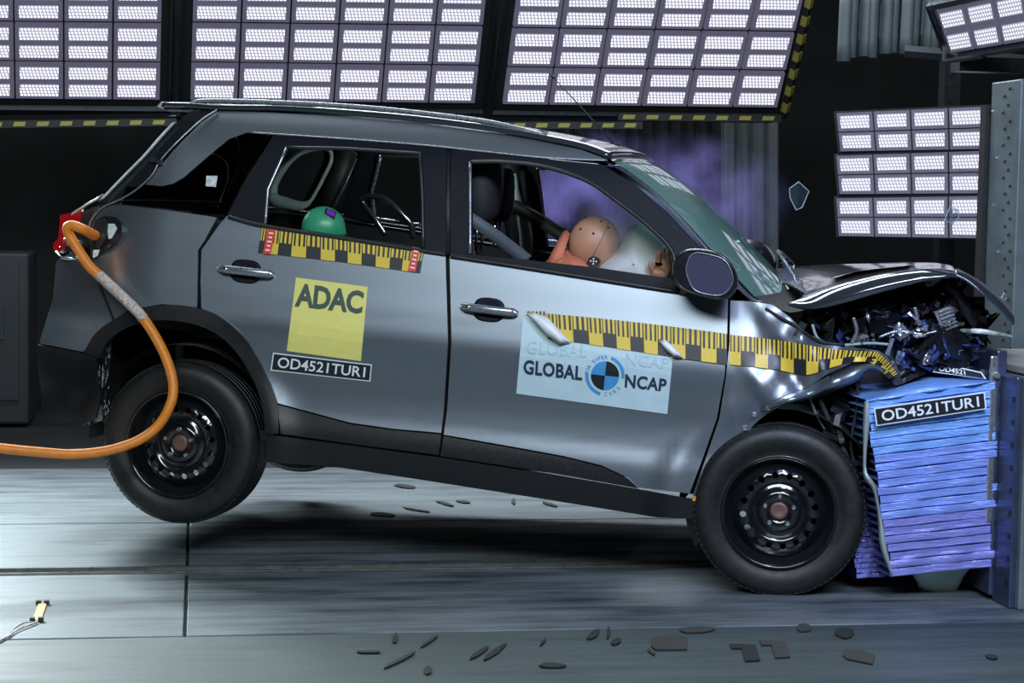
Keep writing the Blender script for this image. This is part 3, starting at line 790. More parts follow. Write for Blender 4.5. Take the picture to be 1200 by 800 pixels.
# ---- tailgate and rear glass
prof = [(206, 130), (207, 144), (163, 190), (117, 237)]
rows = []
for j in range(13):
    t = j/12; s = 4*t*(1-t); row = []
    for x, y in prof:
        p = S(x, y, .02); p = Vector((p.x-.10*s, p.y+(WID-2*p.y)*t, p.z)); row.append(p)
    rows.append(row)
cg(G().grid(rows), 'rear_glass', QG, None, True)
prof = [(117, 237), (84, 250), (74, 262), (66, 300), (60, 350), (48, 400)]
rows = []
for j in range(13):
    t = j/12; s = 4*t*(1-t); row = []
    for x, y in prof:
        p = S(x, y, .03); p = Vector((p.x-.10*s+.02, p.y+(WID-2*p.y)*t, p.z)); row.append(p)
    rows.append(row)
cg(G().grid(rows), 'tailgate', PAINT, None, True)
rows = [[Vector((r[-1].x, r[-1].y, r[-1].z-k*.16)) for k in range(3)] for r in rows]
cg(G().grid(rows), 'rear_bumper_skin', CLAD, None, True)
cg(G().box((-.05, WID/2, .08), (.9, 1.3, .03)), 'underbody_pan', BLACK)
for a, b, nm in ((((206, 146)), (163, 190), 'g'), ((163, 191), (119, 235), 'g')): pass
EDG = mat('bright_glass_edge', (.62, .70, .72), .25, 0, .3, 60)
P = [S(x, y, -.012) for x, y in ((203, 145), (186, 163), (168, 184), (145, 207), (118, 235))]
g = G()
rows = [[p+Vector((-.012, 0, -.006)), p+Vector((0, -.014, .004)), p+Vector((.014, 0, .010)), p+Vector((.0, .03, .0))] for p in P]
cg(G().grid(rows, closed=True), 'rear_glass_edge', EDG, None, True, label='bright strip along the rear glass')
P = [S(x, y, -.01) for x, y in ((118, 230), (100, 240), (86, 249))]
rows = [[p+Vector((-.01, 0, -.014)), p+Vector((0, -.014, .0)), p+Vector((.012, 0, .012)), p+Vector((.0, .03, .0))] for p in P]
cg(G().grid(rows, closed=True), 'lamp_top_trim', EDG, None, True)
# ---- tail lamp, broken open
lamp = [(70, 252), (88, 248), (96, 246), (92, 262), (76, 268), (70, 268)]
panel('tail_lamp', lamp, REDL, -.01, 5, mirror=True, label='red tail lamp')
panel('tail_lamp_lower', [(70, 262), (78, 268), (77, 290), (66, 298), (62, 290), (63, 284), (68, 280)], REDL, -.012, 5)
panel('lamp_base', [(88, 250), (98, 247), (116, 240), (112, 262), (108, 300), (84, 300), (77, 290), (80, 268), (93, 262)], BLACK, .03, 6)
for (x, y, r, mt_) in ((78, 283, 5, STEELG), (72, 292, 4, CHROME), (84, 292, 4, INK), (90, 285, 4, STEELG), (76, 275, 3, CHROME)):
    c = S(x, y, -.005); q = G().lathe([(0, -.004), (r*.0022, -.004), (r*.0036, .0), (r*.0036, .03)], c, n=14); cg(q, 'bulb_socket', mt_, None, True)
g = G().tube([S(x, y, -.02) for x, y in ((66, 295), (72, 302), (84, 303), (96, 300))], .006, 6); cg(g, 'lamp_wire', CHROME, None, True)
# charge housing: dark ring with two pale tabs
c = S(124, 272, -.01)
body = [(112, 258), (122, 253), (134, 254), (142, 262), (143, 271), (135, 284), (124, 293), (114, 297), (110, 285), (109, 268)]
gp = panel('filler_housing', body, PAINTB, -.025, 5, .03, mirror=False)
panel('filler_recess', [(127, 262), (134, 262), (137, 268), (131, 279), (127, 280), (126, 270)], EDG, -.030, 4, .004, mirror=False, label='pale patch in the dark housing')
panel('filler_tab', [(109, 293), (117, 292), (114, 300), (109, 302)], EDG, -.032, 4, .004, mirror=False)
panel('filler_body', [(112, 258), (121, 256), (126, 262), (124, 280), (116, 292), (112, 290), (109, 268)], SEAL, -.040, 5, .02, mirror=False)
# thin cable over the pillar
P = interp([tuple(S(x, y, -.012)) for x, y in ((254, 129), (235, 141), (208, 166), (188, 188), (178, 205), (160, 222), (140, 234), (120, 243), (108, 256), (104, 266))], 50)
cg(G().tube(P, .004, 6), 'sensor_cable', STEELG, None, True)
for x, y in ((180, 187), (187, 190)): cg(G().box(S(x, y, -.014), (.022, .012, .022)), 'cable_clip', BLACK)
# ---- door handles
def handle(cx, cy, s, door):
    ang = math.radians(6.5)
    def q(dx, dy, off): return S(cx+(dx*math.cos(ang)-dy*math.sin(ang))*s, cy+(dx*math.sin(ang)+dy*math.cos(ang))*s, off)
    # bowl behind the grip
    rows = []
    for i in range(25):
        a = 2*math.pi*i/24; sq = lambda v: math.copysign(abs(v)**.7, v)
        rows.append([q(18*sq(math.cos(a))*r, 14*sq(math.sin(a))*r, o) for r, o in ((1, -.001), (.92, -.007), (.75, -.005), (.4, -.003), (0.02, -.002))])
    cg(G().grid(rows), 'handle_bowl', FRM, door, True)
    # grip
    P = [q(-33+66*i/14, 0, -.012-.028*math.sin(math.pi*min(1, max(0, i/14)))**.5) for i in range(15)]
    rs = [.017 if 0 < i < 14 else .010 for i in range(15)]
    g = G(); rows = []
    for i, p in enumerate(P):
        rows.append([p+Vector((0, math.sin(a)*.011, math.cos(a)*rs[i])) for a in [2*math.pi*k/12 for k in range(12)]])
    g.grid(rows, closed=True); g.f.append(tuple(range(12))); g.f.append(tuple(range(14*12, 15*12))[::-1])
    h = cg(g, 'door_handle', STEELG, door, True)
    e = cg(G().lathe([(0, -.004), (.010, -.004), (.010, .004)], q(-24, 0, -.042), n=12), 'lock_cylinder', CHROME, door, True)
handle(288, 318, 1.0, rd); handle(573, 363, 1.02, fd)
# ---- tapes and stickers
def sfn(off): return lambda x, y: S(x, y, off)
def tape(name, top, bot, nblk, off=-.004, start=0, parent=car, flip=0):
    n = nblk*6
    T = interp([(x, y, 0) for x, y in top], n+1); Bt = interp([(x, y, 0) for x, y in bot], n+1)
    def pt(u, v, o):
        k = min(int(u), n-1); f = u-k; a = T[k].lerp(T[k+1], f); b = Bt[k].lerp(Bt[k+1], f); c = a.lerp(b, v); return S(c.x, c.y, o)
    def strip(g, u0, u1, v0, v1, o):
        m_ = max(1, int(math.ceil(u1-u0))); rows = [[pt(u0+(u1-u0)*i/m_, v0+(v1-v0)*j/3, o) for j in range(4)] for i in range(m_+1)]
        g.grid(rows)
    b = G(); strip(b, 0, n, 0, 1, off); base = cg(b, name, INK, parent, True, label='black and yellow measuring tape')
    y = G(); k_ = G()
    for i in range(nblk):
        if (i+flip) % 2 == 0:
            strip(y, i*6, i*6+6, 0, 1, off-.002)
            for t in (1, 3, 5): strip(k_, i*6+t-.35, i*6+t+.45, 0, .55, off-.004)
        else:
            for t in (0, 2, 4): strip(y, i*6+t+.4, i*6+t+1.4, 0, .5, off-.002)
    cg(y, 'yellow_markings', YEL, base, True, kind='stuff'); cg(k_, 'black_ticks', INK, base, True, kind='stuff')
    return base
tape('measuring_tape', [(307, 267), (400, 279), (497, 292)], [(302, 296), (400, 307), (492, 320)], 13, flip=1)
for q in ([(314, 268), (323, 269), (317, 298), (308, 297)], [(484, 289), (492, 291), (487, 319), (478, 317)]):
    o = quadplate('red_tape_tab', q, sfn(-.010), REDT, car, True)
    for k in range(5):
        quadplate('printed_dash', inset([bil(q, .15, .12+k*.17), bil(q, .9, .12+k*.17), bil(q, .9, .2+k*.17), bil(q, .15, .2+k*.17)], .1+.1*(k % 2), .1), sfn(-.013), WHITE, o, True, 2, .0005)
tape('measuring_tape', [(640, 367), (693, 372), (746, 377.5), (799, 384), (852, 391)], [(642, 397), (695, 404), (747, 412), (799, 420), (852, 427)], 13, off=-.007, flip=1)
tape('measuring_tape', [(855, 392), (885, 395), (915, 399), (945, 404), (975, 409), (1005, 411), (1030, 412)], [(855, 427), (885, 430), (915, 434), (945, 439), (972, 431), (1000, 424), (1024, 424)], 12, off=-.006, flip=0)
tape('measuring_tape', [(1028, 412), (1040, 422), (1052, 438)], [(1020, 424), (1030, 432), (1042, 444)], 4, off=-.004, flip=0)
# curled peeling end of the tape, white back showing
def curl(name, pts, w0, mt, offs):
    rows = []
    for (x, y), o_, w in zip(pts, offs, w0):
        rows.append([S(x, y-w, o_), S(x, y, o_-.012), S(x, y+w, o_)])
    g = G().grid(rows); o = cg(g, name, mt, None, True, label='peeled white tape end'); mod(o, 'SOLIDIFY', thickness=.001); return o
curl('tape_curl', [(617, 366), (628, 373), (642, 383), (656, 395), (668, 401)], [1, 6, 11, 8, 1], WHITE, [-.02, -.035, -.04, -.03, -.012])
curl('tape_curl', [(773, 399), (780, 404), (790, 412), (800, 419)], [2, 6, 6, 1], WHITE, [-.012, -.03, -.03, -.012])
quadplate('tape_end', [(617, 364), (640, 367), (640, 371), (617, 369)], sfn(-.005), YEL, car, True)
for i in range(5): quadplate('tape_end_tick', [(619+i*4.4, 364.3), (621+i*4.4, 364.6), (621+i*4.4, 369.5), (619+i*4.4, 369.2)], sfn(-.008), INK, car, True, 1, .0005)
# yellow square with four letters
q = [(347, 325), (431, 336), (423, 423), (336, 411)]
st = quadplate('yellow_sticker', q, sfn(-.004), YEL2, car, True, 10)
textdecal('lettering', 'ADAC', [(348, 331), (427, 341), (424, 368), (345, 359)], sfn(-.007), INKG, st, .035, .95)
q = [(320, 413), (436, 427), (434, 447), (317, 434)]
st = quadplate('number_plate', q, sfn(-.004), WHITE, car, True, 10)
quadplate('plate_field', inset(q, .012, .07), sfn(-.007), INK, st, True, 10)
textdecal('lettering', 'OD4521TUR1', inset(q, .06, .2), sfn(-.010), WHITE, st, .012)
q = [(616, 373), (790, 398), (782, 485), (605, 461)]
st = quadplate('door_sticker', [(613, 372), (789, 413), (782, 485), (605, 461)], sfn(-.004), PALE, car, True, 18)
Q2 = [(611, 390), (789, 414), (782, 485), (605, 461)]
textdecal('lettering', 'GLOBAL', [(614, 421), (683, 429), (682, 446), (613, 438)], sfn(-.0065), NAVY, st, .03, 1.05)
textdecal('lettering', 'NCAP', [(733, 438), (782, 444), (780, 459), (732, 454)], sfn(-.0065), NAVY, st, .03, 1.05)
textdecal('faint_lettering', 'GLOBAL', [(618, 399), (688, 404), (687, 419), (617, 414)], sfn(-.0065), GHOST, st, .01, 1.05)
textdecal('faint_lettering', 'NCAP', [(734, 414), (785, 419), (783, 432), (733, 428)], sfn(-.0065), GHOST, st, .01, 1.05)
cx, cy = 709, 440
def disc(g, r0, r1, a0, a1, off, n=16):
    rows = []
    for i in range(n+1):
        a = math.radians(a0+(a1-a0)*i/n); rows.append([S(cx+r*math.cos(a), cy+r*math.sin(a)*1.03, off) for r in (r0, (r0+r1)/2, r1)])
    g.grid(rows)
g = G(); disc(g, .1, 16.5, 90+6, 180+6, -.0065); disc(g, .1, 16.5, 270+6, 360+6, -.0065); cg(g, 'emblem_quadrants', INK, st)
g = G(); disc(g, .1, 16.5, 180+6, 270+6, -.0065); disc(g, .1, 16.5, 6, 96, -.0065); cg(g, 'emblem_quadrants', BLUEI, st, label='blue emblem quadrants')
g = G(); disc(g, 19.5, 23, -70, 8, -.0065); disc(g, 19.5, 23, 105, 190, -.0065); cg(g, 'emblem_arcs', BLUEI, st, label='blue ring arcs')
def arctext(s, a0, da, r, h):
    for i, ch in enumerate(s):
        if ch == ' ': continue
        a = math.radians(a0+da*i); ux, uy = math.cos(a), math.sin(a); tx, ty = (-uy, ux) if da > 0 else (uy, -ux)
        def f(u, v, off=-.0065):
            rr = r+h*(.5-v) if da > 0 else r-h*(.5-v)
            return S(cx+ux*rr+tx*(u-.5)*h*.72, cy+uy*rr+ty*(u-.5)*h*.72, off)
        vs, fs = text_mesh(ch); mk('ring_letter', [f(u, v) for u, v in vs], fs, GHOST if False else BLUEI, st, car=True)
arctext('FOR SAFER', 190, 10.5, 21.5, 4.2)
arctext('CARS', 88, -15, 21.5, 4.4)
q = [(242, 206), (255, 206), (253, 219), (241, 218)]
quadplate('window_sticker', q, sfn(-.004), EDG, car, True, 2)
# ---- wheels
def wheel(cx, cz, steer=0.0, R=.332, y0=.015, label=None, near=True, hub=INK):
    w = bpy.data.objects.new('wheel', None); COL.objects.link(w); w.parent = car
    w.location = Vector((cx, y0, cz))-OFF
    w.rotation_euler = (0, 0, steer)
    if not near: w.rotation_euler = (0, 0, math.pi+steer)
    if label: w['label'] = label
    if wheel.proto:
        for ch in wheel.proto.children:
            c = ch.copy(); COL.objects.link(c); c.parent = w
        return w
    Wd = .205; ri = .213
    prof = [(ri-.004, .03), (ri+.004, .012), (ri+.018, .012), (ri+.03, .004), (.275, -.002), (.30, .002), (.316, .012), (.324, .024), (R-.003, .03)]
    tread = []
    ys = [.03, .062, .066, .07, .098, .101, .105, .130, .134, .138, .166, .170, .174, Wd-.03]
    gro = {.066, .101, .134, .170}
    for y in ys: tread.append((R-.009 if y in gro else R-(.003 if y in (.03, Wd-.03) else 0), y))
    back = [(.324, Wd-.024), (.31, Wd-.006), (.27, Wd), (ri, Wd-.01)]
    o = G().lathe(prof+tread+back, (0, 0, 0), n=96).mk('tyre', RUB, w, True); mod(o, 'EDGE_SPLIT', split_angle=math.radians(38))
    # shoulder tread blocks
    g = G()
    for i in range(84):
        a = 2*math.pi*i/84; Mx = Matrix.Rotation(-a, 3, 'Y')
        g.box(Mx@Vector((R-.0125, .0, 0))+Vector((0, .027, 0)), (.012, .016, .015), Mx)
    g.mk('tread_blocks', RUB, w, kind='stuff')
    # sidewall raised letters band
    rimp = [(.216, .004), (.219, -.004), (.214, -.008), (.207, .0), (.200, .016), (.196, .034), (.186, .045), (.180, .075), (.176, .16), (.19, .19), (.21, .195)]
    G().lathe(rimp, (0, 0, 0), n=72).mk('rim', RIM, w, True)
    # disc with vent holes
    def zr(r):
        P = [(0, .03), (.034, .03), (.04, .022), (.072, .020), (.085, .034), (.100, .040), (.112, .030), (.125, .026), (.150, .030), (.172, .05), (.183, .062)]
        for a, b in zip(P[:-1], P[1:]):
            if r <= b[0]: return a[1]+(b[1]-a[1])*(r-a[0])/(b[0]-a[0])
        return .062
    g = G(); n = 96
    def P3(r, a): return (r*math.cos(a), zr(r), r*math.sin(a))
    for rs in ((.034, .037, .040, .056, .072, .079, .085, .092, .100, .106, .112, .1175), (.1565, .165, .172, .178, .183)):
        g.grid([[P3(r, 2*math.pi*i/n) for r in rs] for i in range(n+1)])
    NH = 16; rm = .137; rh = .0125
    for s in range(NH):
        ac = 2*math.pi*(s+.5)/NH; da = math.pi/NH; r0, r1 = .1175, .1565
        bd = []
        ns = 6
        for i in range(ns): bd.append((r0, ac-da+2*da*i/ns))
        for i in range(4): bd.append((r0+(r1-r0)*i/4, ac+da))
        for i in range(ns): bd.append((r1, ac+da-2*da*i/ns))
        for i in range(4): bd.append((r1-(r1-r0)*i/4, ac-da))
        hole = []
        for r, a in bd:
            dx, dt = r-rm, (a-ac)*rm; L_ = math.hypot(dx, dt)
            hole.append((rm+dx/L_*rh, ac+dt/L_*rh/rm))
        N_ = len(bd); vs = [P3(r, a) for r, a in bd]+[P3(r, a) for r, a in hole]+[Vector(P3(r, a))+Vector((0, .012, 0)) for r, a in hole]
        fs = [(i, (i+1) % N_, N_+(i+1) % N_, N_+i) for i in range(N_)]+[(N_+i, N_+(i+1) % N_, 2*N_+(i+1) % N_, 2*N_+i) for i in range(N_)]
        g.add(vs, fs)
    o = g.mk('wheel_disc', RIM, w, True); mod(o, 'EDGE_SPLIT', split_angle=math.radians(60))
    G().lathe([(0, .028), (.02, .026), (.030, .022), (.034, .03)], (0, 0, 0), n=24).mk('hub', GOLD, w, True)
    for k in range(5):
        a = 2*math.pi*k/5+.35; p = Vector((.057*math.cos(a), .004, .057*math.sin(a)))
        G().lathe([(0, 0), (.006, 0), (.009, .004), (.010, .02), (.015, .022)], p, n=6).mk('wheel_bolt', BOLT, w, False)
    wheel.proto = w
    return w
wheel.proto = None
wheel(0, 0, 0, y0=.005)
wheel(BASE, 0, math.radians(5), y0=.005)
wheel(0, 0, 0, y0=WID-.005, near=False); wheel(BASE+.06, 0, 0, y0=WID-.005, near=False)
# brake drums seen through the holes, wheel wells, axle, struts
for cx in (0, BASE):
    for yy in (.09, WID-.14):
        cg(G().lathe([(0, 0), (.09, 0), (.11, .02), (.11, .05)], (cx, yy, 0), n=24), 'brake_drum', BLACK, None, True)
    # wheel housing: half barrel
    for yy, s in ((.05, 1), (WID-.05, -1)):
        rows = []
        R0 = .40 if cx == 0 else .39
        for i in range(17):
            a = math.radians((8 if cx == 0 else -15)+(176 if cx == 0 else 200)*i/16)
            rows.append([Vector((cx+R0*math.cos(a), yy, R0*math.sin(a))), Vector((cx+R0*math.cos(a), yy+s*.36, R0*math.sin(a))), Vector((cx, yy+s*.37, .0))])
        cg(G().grid(rows), 'wheel_housing', BLACK, None, True)
cg(G().tube([(0, .2, 0), (0, WID-.2, 0)], .035, 10), 'rear_axle', BLACK, None, True)
for yy in (.22, WID-.22):
    cg(G().tube([(-.05, yy, .0), (-.1, yy, .38)], .02, 8), 'shock_absorber', TRIM, None, True)
# shredded liner behind the rear wheel
g = G()
for i in range(60):
    p = S(random.uniform(112, 128), random.uniform(400, 488), .05)
    d = Vector((random.uniform(-.006, .006), random.uniform(-.01, .01), random.uniform(.01, .03))); g.add([p, p+Vector((.004, 0, 0)), p+d], [(0, 1, 2)])
cg(g, 'frayed_liner_edge', TRIM, kind='stuff')
panel('arch_liner', [(110, 418), (120, 402), (132, 392), (128, 440), (122, 496), (112, 488), (117, 462)], CLAD, .06, 8, mirror=False)
panel('bumper_bracket', [(100, 484), (118, 474), (120, 492), (104, 498)], STEELG, .05, 6, mirror=False)
# ---- body shell inside: floor, bulkheads, far side linings
cg(G().box((1.02, WID/2, .06), (1.5, WID-.16, .04)), 'floor_pan', BLACK)
cg(G().box((1.02, WID/2, -.0), (1.3, .3, .1)), 'exhaust_tunnel', BLACK)
cg(G().box((-.42, WID/2, .42), (.06, WID-.36, .8)), 'rear_bulkhead', BLACK)
cg(G().box((-.02, WID/2, .46), (.8, WID-.5, .05)), 'boot_floor', BLACK)
cg(G().box((2.02, WID/2, .42), (.05, WID-.3, .75)), 'firewall', BLACK)
lin = [(262, 258), (400, 280), (522, 301), (795, 343), (835, 352), (838, 440), (822, 520), (800, 566), (640, 548), (500, 528), (340, 505), (322, 470), (300, 420), (262, 380), (240, 368)]
panel('door_lining', lin, BLACK, .07, 14, .03)
panel('boot_lining', [(262, 258), (240, 368), (190, 364), (150, 372), (120, 380), (100, 340), (100, 262), (118, 243)], BLACK, .07, 14, .03)
# dashboard
rows = []
for j in range(9):
    t = j/8; y = .12+(WID-.24)*t
    prf = [(2.02, .55), (1.86, .56), (1.80, .66), (1.84, .76), (1.98, .82), (2.12, .80)]
    rows.append([Vector((x, y, z+.02*math.sin(t*9))) for x, z in prf])
cg(G().grid(rows), 'dashboard', BLACK, None, True)
# seats
def seat(y, x=1.02, rear=False):
    g = G(); 
    def cush(path, w, th):
        rows = []
        for i, (px_, pz) in enumerate(path):
            a = path[max(0, i-1)]; b = path[min(len(path)-1, i+1)]; tx, tz = b[0]-a[0], b[1]-a[1]; L_ = math.hypot(tx, tz); nx, nz = -tz/L_, tx/L_
            s = 1 if 0 < i < len(path)-1 else .75
            rows.append([Vector((px_+nx*th*s*math.cos(k), y+w/2*s*max(-1, min(1, 1.25*math.sin(k))), pz+nz*th*s*math.cos(k))) for k in [2*math.pi*q/16 for q in range(16)]])
        gg = G().grid(rows, closed=True); gg.f.append(tuple(range(16))); gg.f.append(tuple(range(len(rows)*16-16, len(rows)*16))[::-1]); return gg
    st = cg(cush([(x-.13, .98), (x-.10, .85), (x-.03, .6), (x+.05, .35), (x+.1, .22)], .46, .06), 'seat_back', FAB, None, True)
    cg(cush([(x+.02, .25), (x+.2, .27), (x+.4, .30), (x+.5, .29)], .48, .07), 'seat_cushion', FAB, None, True)
    return cush
cush = seat(.5)
seat(WID-.5, .88)
# head restraints at the place the photo shows
def headrest(px, py, y, h=.13, w=.11, yw=.13):
    c = C(px, py, y); rows = []
    for i in range(9):
        a = -math.pi/2+math.pi*i/8; rz = h*math.sin(a)
        rows.append([c+Vector(((w*math.cos(k))*max(.15, math.cos(a))**.35*.62, yw*math.copysign(abs(math.sin(k))**.6, math.sin(k))*max(.2, math.cos(a))**.35, rz)) for k in [2*math.pi*q/16 for q in range(16)]])
    g = G().grid(rows, closed=True); g.f.append(tuple(range(16))[::-1]); g.f.append(tuple(range(128, 144)))
    h_ = cg(g, 'head_restraint', FAB, None, True)
    for s in (-.05, .05):
        cg(G().tube([c+Vector((0, s, -h+.01)), c+Vector((.0, s, -h-.12))], .006, 6), 'restraint_post', CHROME, h_, True)
headrest(566, 222, .42); headrest(586, 228, WID-.6, .12, .09)
il = area('cabin_fill_light', toworld((.8, .8, 1.24)), toworld((.55, 1.6, .7)), .12, .06, 5, (.8, 1, .95), 150)  # added fill light that brightens the far-side trim inside the cabin
cg(G().box((.8, .8, 1.262), (.14, .08, .02)), 'fill_light_housing', TRIM)  # made-up housing for the added cabin light
# rear seat
cg(cush([(.0, .75), (.03, .6), (.12, .4), (.16, .3)], 1.2, .06), 'rear_seat_back', FAB, None, True)
for v in car.children: pass
rs = [o for o in car.children if o.name == 'rear_seat_back'][0]
for vv in rs.data.vertices: vv.co.y += WID/2-.5
c0 = cg(cush([(.12, .33), (.35, .35), (.5, .35)], 1.2, .07), 'rear_seat_cushion', FAB, None, True)
for vv in c0.data.vertices: vv.co.y += WID/2-.5
# belts
def belt(pts, wv, mt=FAB):
    rows = []
    P = interp([tuple(C(x, y, d)) for x, y, d in pts], 16)
    for p in P: rows.append([p-Vector(wv)/2, p+Vector(wv)/2])
    o = cg(G().grid(rows), 'seat_belt', mt, None, True); mod(o, 'SOLIDIFY', thickness=.002); return o
BELT = mat('belt_webbing', (.09, .11, .13), .5, 0, .2, 200)
belt([(548, 254, .16), (575, 272, .2), (600, 291, .26), (618, 305, .3)], (.03, .01, .04), BELT)
belt([(596, 238, WID-.3), (626, 254, WID-.45), (660, 276, WID-.6), (700, 300, WID-.7)], (.03, .01, .05), mat('black_belt', (.006, .006, .007), .6))
# far pillar trim, greenish grey
cg(G().tube([C(x, y, WID-.27) for x, y in ((602, 198), (604, 225), (612, 250), (616, 275), (617, 302))], [.014, .02, .028, .03, .03], 8), 'far_pillar_trim', TRIM, None, True, label='grey green inner pillar trim on the far side')
cg(G().tube([C(x, y, WID-.24) for x, y in ((612, 200), (618, 245), (624, 305))], .016, 8), 'far_pillar_edge', BLACK, None, True)
cg(G().tube([C(x, y, WID-.03) for x, y in ((628, 279), (662, 284))], .004, 6), 'far_belt_moulding', CHROME, None, True)
# far quarter window inner trim ring
ringp = [(318, 228), (321, 214), (334, 196), (352, 180), (372, 174), (386, 176), (388, 188), (380, 206), (370, 225), (362, 237), (350, 241), (335, 238), (323, 235)]
P = interp([tuple(C(x, y, WID-.33)) for x, y in ringp+[ringp[0]]], 60)[:-1]
rsz = []
for k in range(len(P)): a = k/len(P); rsz.append(.010+.022*max(0, math.cos((a-.93)*2*math.pi))**.8 if True else .02)
cg(G().tube(P, rsz, 8, closed=True), 'quarter_window_trim', TRIM, None, True, label='grey green oval trim of the far quarter window')
P2 = [C(x, y, WID-.30) for x, y in ringp]
g = G(); g.add(P2, [tuple(range(len(P2)))]); cg(g, 'far_quarter_glass', BLACK)
# far C pillar
cg(G().tube([C(x, y, WID-.27) for x, y in ((408, 176), (398, 205), (380, 250))], .05, 8), 'far_rear_pillar', BLACK, None, True)
cg(G().tube([C(x, y, WID-.34) for x, y in ((418, 186), (404, 218), (391, 243))], .003, 6), 'pillar_edge_trim', STEELG, None, True)
for pts in (((409, 219), (412, 251)), ((413, 251), (428, 254)), ((441, 255), (468, 259)), ((416, 264), (438, 263)), ((423, 270), (443, 270)), ((450, 264), (470, 264)), ((478, 261), (493, 262)), ((480, 270), (493, 264))):
    cg(G().tube([C(x, y, WID-.06) for x, y in pts], .0035, 6), 'far_equipment_line', CHROME, None, True)  # tubes stand in for bright equipment lines beyond the far window
# dark loop (grab frame) seen through the rear window
P = interp([tuple(C(x, y, WID-.75)) for x, y in ((452, 276), (440, 258), (428, 243), (424, 236), (428, 231), (438, 230), (449, 232), (460, 240), (472, 252), (482, 264), (484, 280))], 40)
cg(G().tube(P, .014, 8), 'restraint_loop', RIM, None, True)
# interior mirror / upper glass bits
cg(G().box(C(775, 215, WID/2), (.05, .16, .05)), 'rear_view_mirror', BLACK)
# ---- windscreen
bot = [(897, 354), (905, 357)]
AP = interp([tuple(S(x, y, .012)) for x, y in ((720, 190), (738, 201), (770, 226), (806, 262), (842, 302), (884, 347))], 24)
rows = []
for i, p in enumerate(AP):
    u = i/23; row = []
    for j in range(K+1):
        t = j/K; s = 4*t*(1-t)
        q = Vector((p.x, p.y+(WID-2*p.y)*t, p.z)); q.x += (.03+.05*u)*s; q.z += .022*(1-u)*s**.8 + .006*math.sin(u*math.pi)*s
        row.append(q)
    rows.append(row)
ws = cg(G().grid(rows), 'windscreen', WSG, None, True)
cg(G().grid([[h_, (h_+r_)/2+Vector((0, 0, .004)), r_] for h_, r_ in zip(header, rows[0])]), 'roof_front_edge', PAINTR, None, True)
cg(G().grid([[r_+Vector((0, 0, -.0)), r_+Vector((.05, 0, -.03)), r_+Vector((.14, 0, -.05))] for r_ in rows[-1]]), 'cowl', BLACK, None, True)
# black frit band at the base
cg(G().grid([[rows[k][j]+Vector((-.006, 0, -.006)) for j in range(K+1)] for k in range(19, 24)]), 'black_glass_band', PAINTB, None, True)
# mangled far edge strip of the windscreen and wiper
P = [C(x, y, WID*.62) for x, y in ((868, 280), (885, 300), (905, 322), (932, 347))]
cg(G().tube(P, .010, 5), 'windscreen_moulding', CHROME, None, True)
g = G()
for k in range(26):
    u = k/26; x = 912+30*u; y = 296+46*u; c = C(x, y, .9); g.add([c+Vector((random.uniform(-.03, .03), random.uniform(-.03, .03), random.uniform(-.02, .02))) for _ in range(3)], [(0, 1, 2)])
cg(g, 'shattered_glass_strip', SHG, kind='stuff')
w1 = cg(G().tube([C(x, y, .9) for x, y in ((911, 293), (922, 310), (935, 330), (942, 345))], .008, 6), 'wiper_arm', STEELG, None, True)
cg(G().tube([C(x, y, .9) for x, y in ((914, 294), (930, 308), (926, 318), (940, 330), (944, 344))], .005, 6), 'wiper_blade', BLACK, w1, True)
# ---- door mirror
c = S(826, 322, -.09)
rows = []; MM = 20
ax = [(-1, .25), (-.8, .75), (-.35, 1), (.25, 1), (.75, .8), (1, .35)]
out = [(792, 300), (799, 294), (812, 291), (832, 293), (848, 299), (859, 310), (865, 326), (862, 341), (850, 351), (832, 350), (810, 344), (797, 338), (789, 328), (788, 312)]
def loopc(pts, s, y, cxy=(828, 322)): return [C(cxy[0]+(x-cxy[0])*s, cxy[1]+(yy-cxy[1])*s, y) for x, yy in pts]
O = [(p.x, p.y) for p in interp([(x, y, 0) for x, y in out+[out[0]]], 41)][:-1]
rows = [loopc(O, s, y) for s, y in ((.35, .02), (.75, -.01), (.95, -.06), (1, -.11), (.985, -.155), (.93, -.17), (.9, -.160))]
rows = rows[::-1]
mm = cg(G().grid(rows, closed=True), 'door_mirror', PAINTB, None, True)
gl = [(807, 303), (811, 298), (820, 296), (842, 301), (852, 308), (858, 321), (858, 332), (850, 343), (838, 346), (816, 341), (808, 330), (804, 316)]
MIRG = mat('mirror_glass', (.11, .11, .18), .1, .5, .02, 5)  # violet reflection of the smoke is put into the base colour
O2 = [(p.x, p.y) for p in interp([(x, y, 0) for x, y in gl+[gl[0]]], 41)][:-1]
g = G().grid([loopc(O, .9, -.160), loopc(O2, 1.0, -.166)], closed=True); cg(g, 'mirror_bezel', PAINTB, mm, True)
P = loopc(O2, 1.0, -.166); g = G(); g.add([p+Vector((p.x*0, 0, 0)) for p in P], [tuple(range(40))]); cg(g, 'mirror_glass', MIRG, mm)
cg(G().tube(loopc(O2, 1.0, -.168), .003, 6, closed=True), 'mirror_trim_line', STEELG, mm, True)
cg(G().tube([S(800, 338, .0), S(806, 335, -.05), C(815, 330, -.08)], .03, 8), 'mirror_foot', PAINTB, mm, True)
for v in (0,): mirror_obj(mm, car)
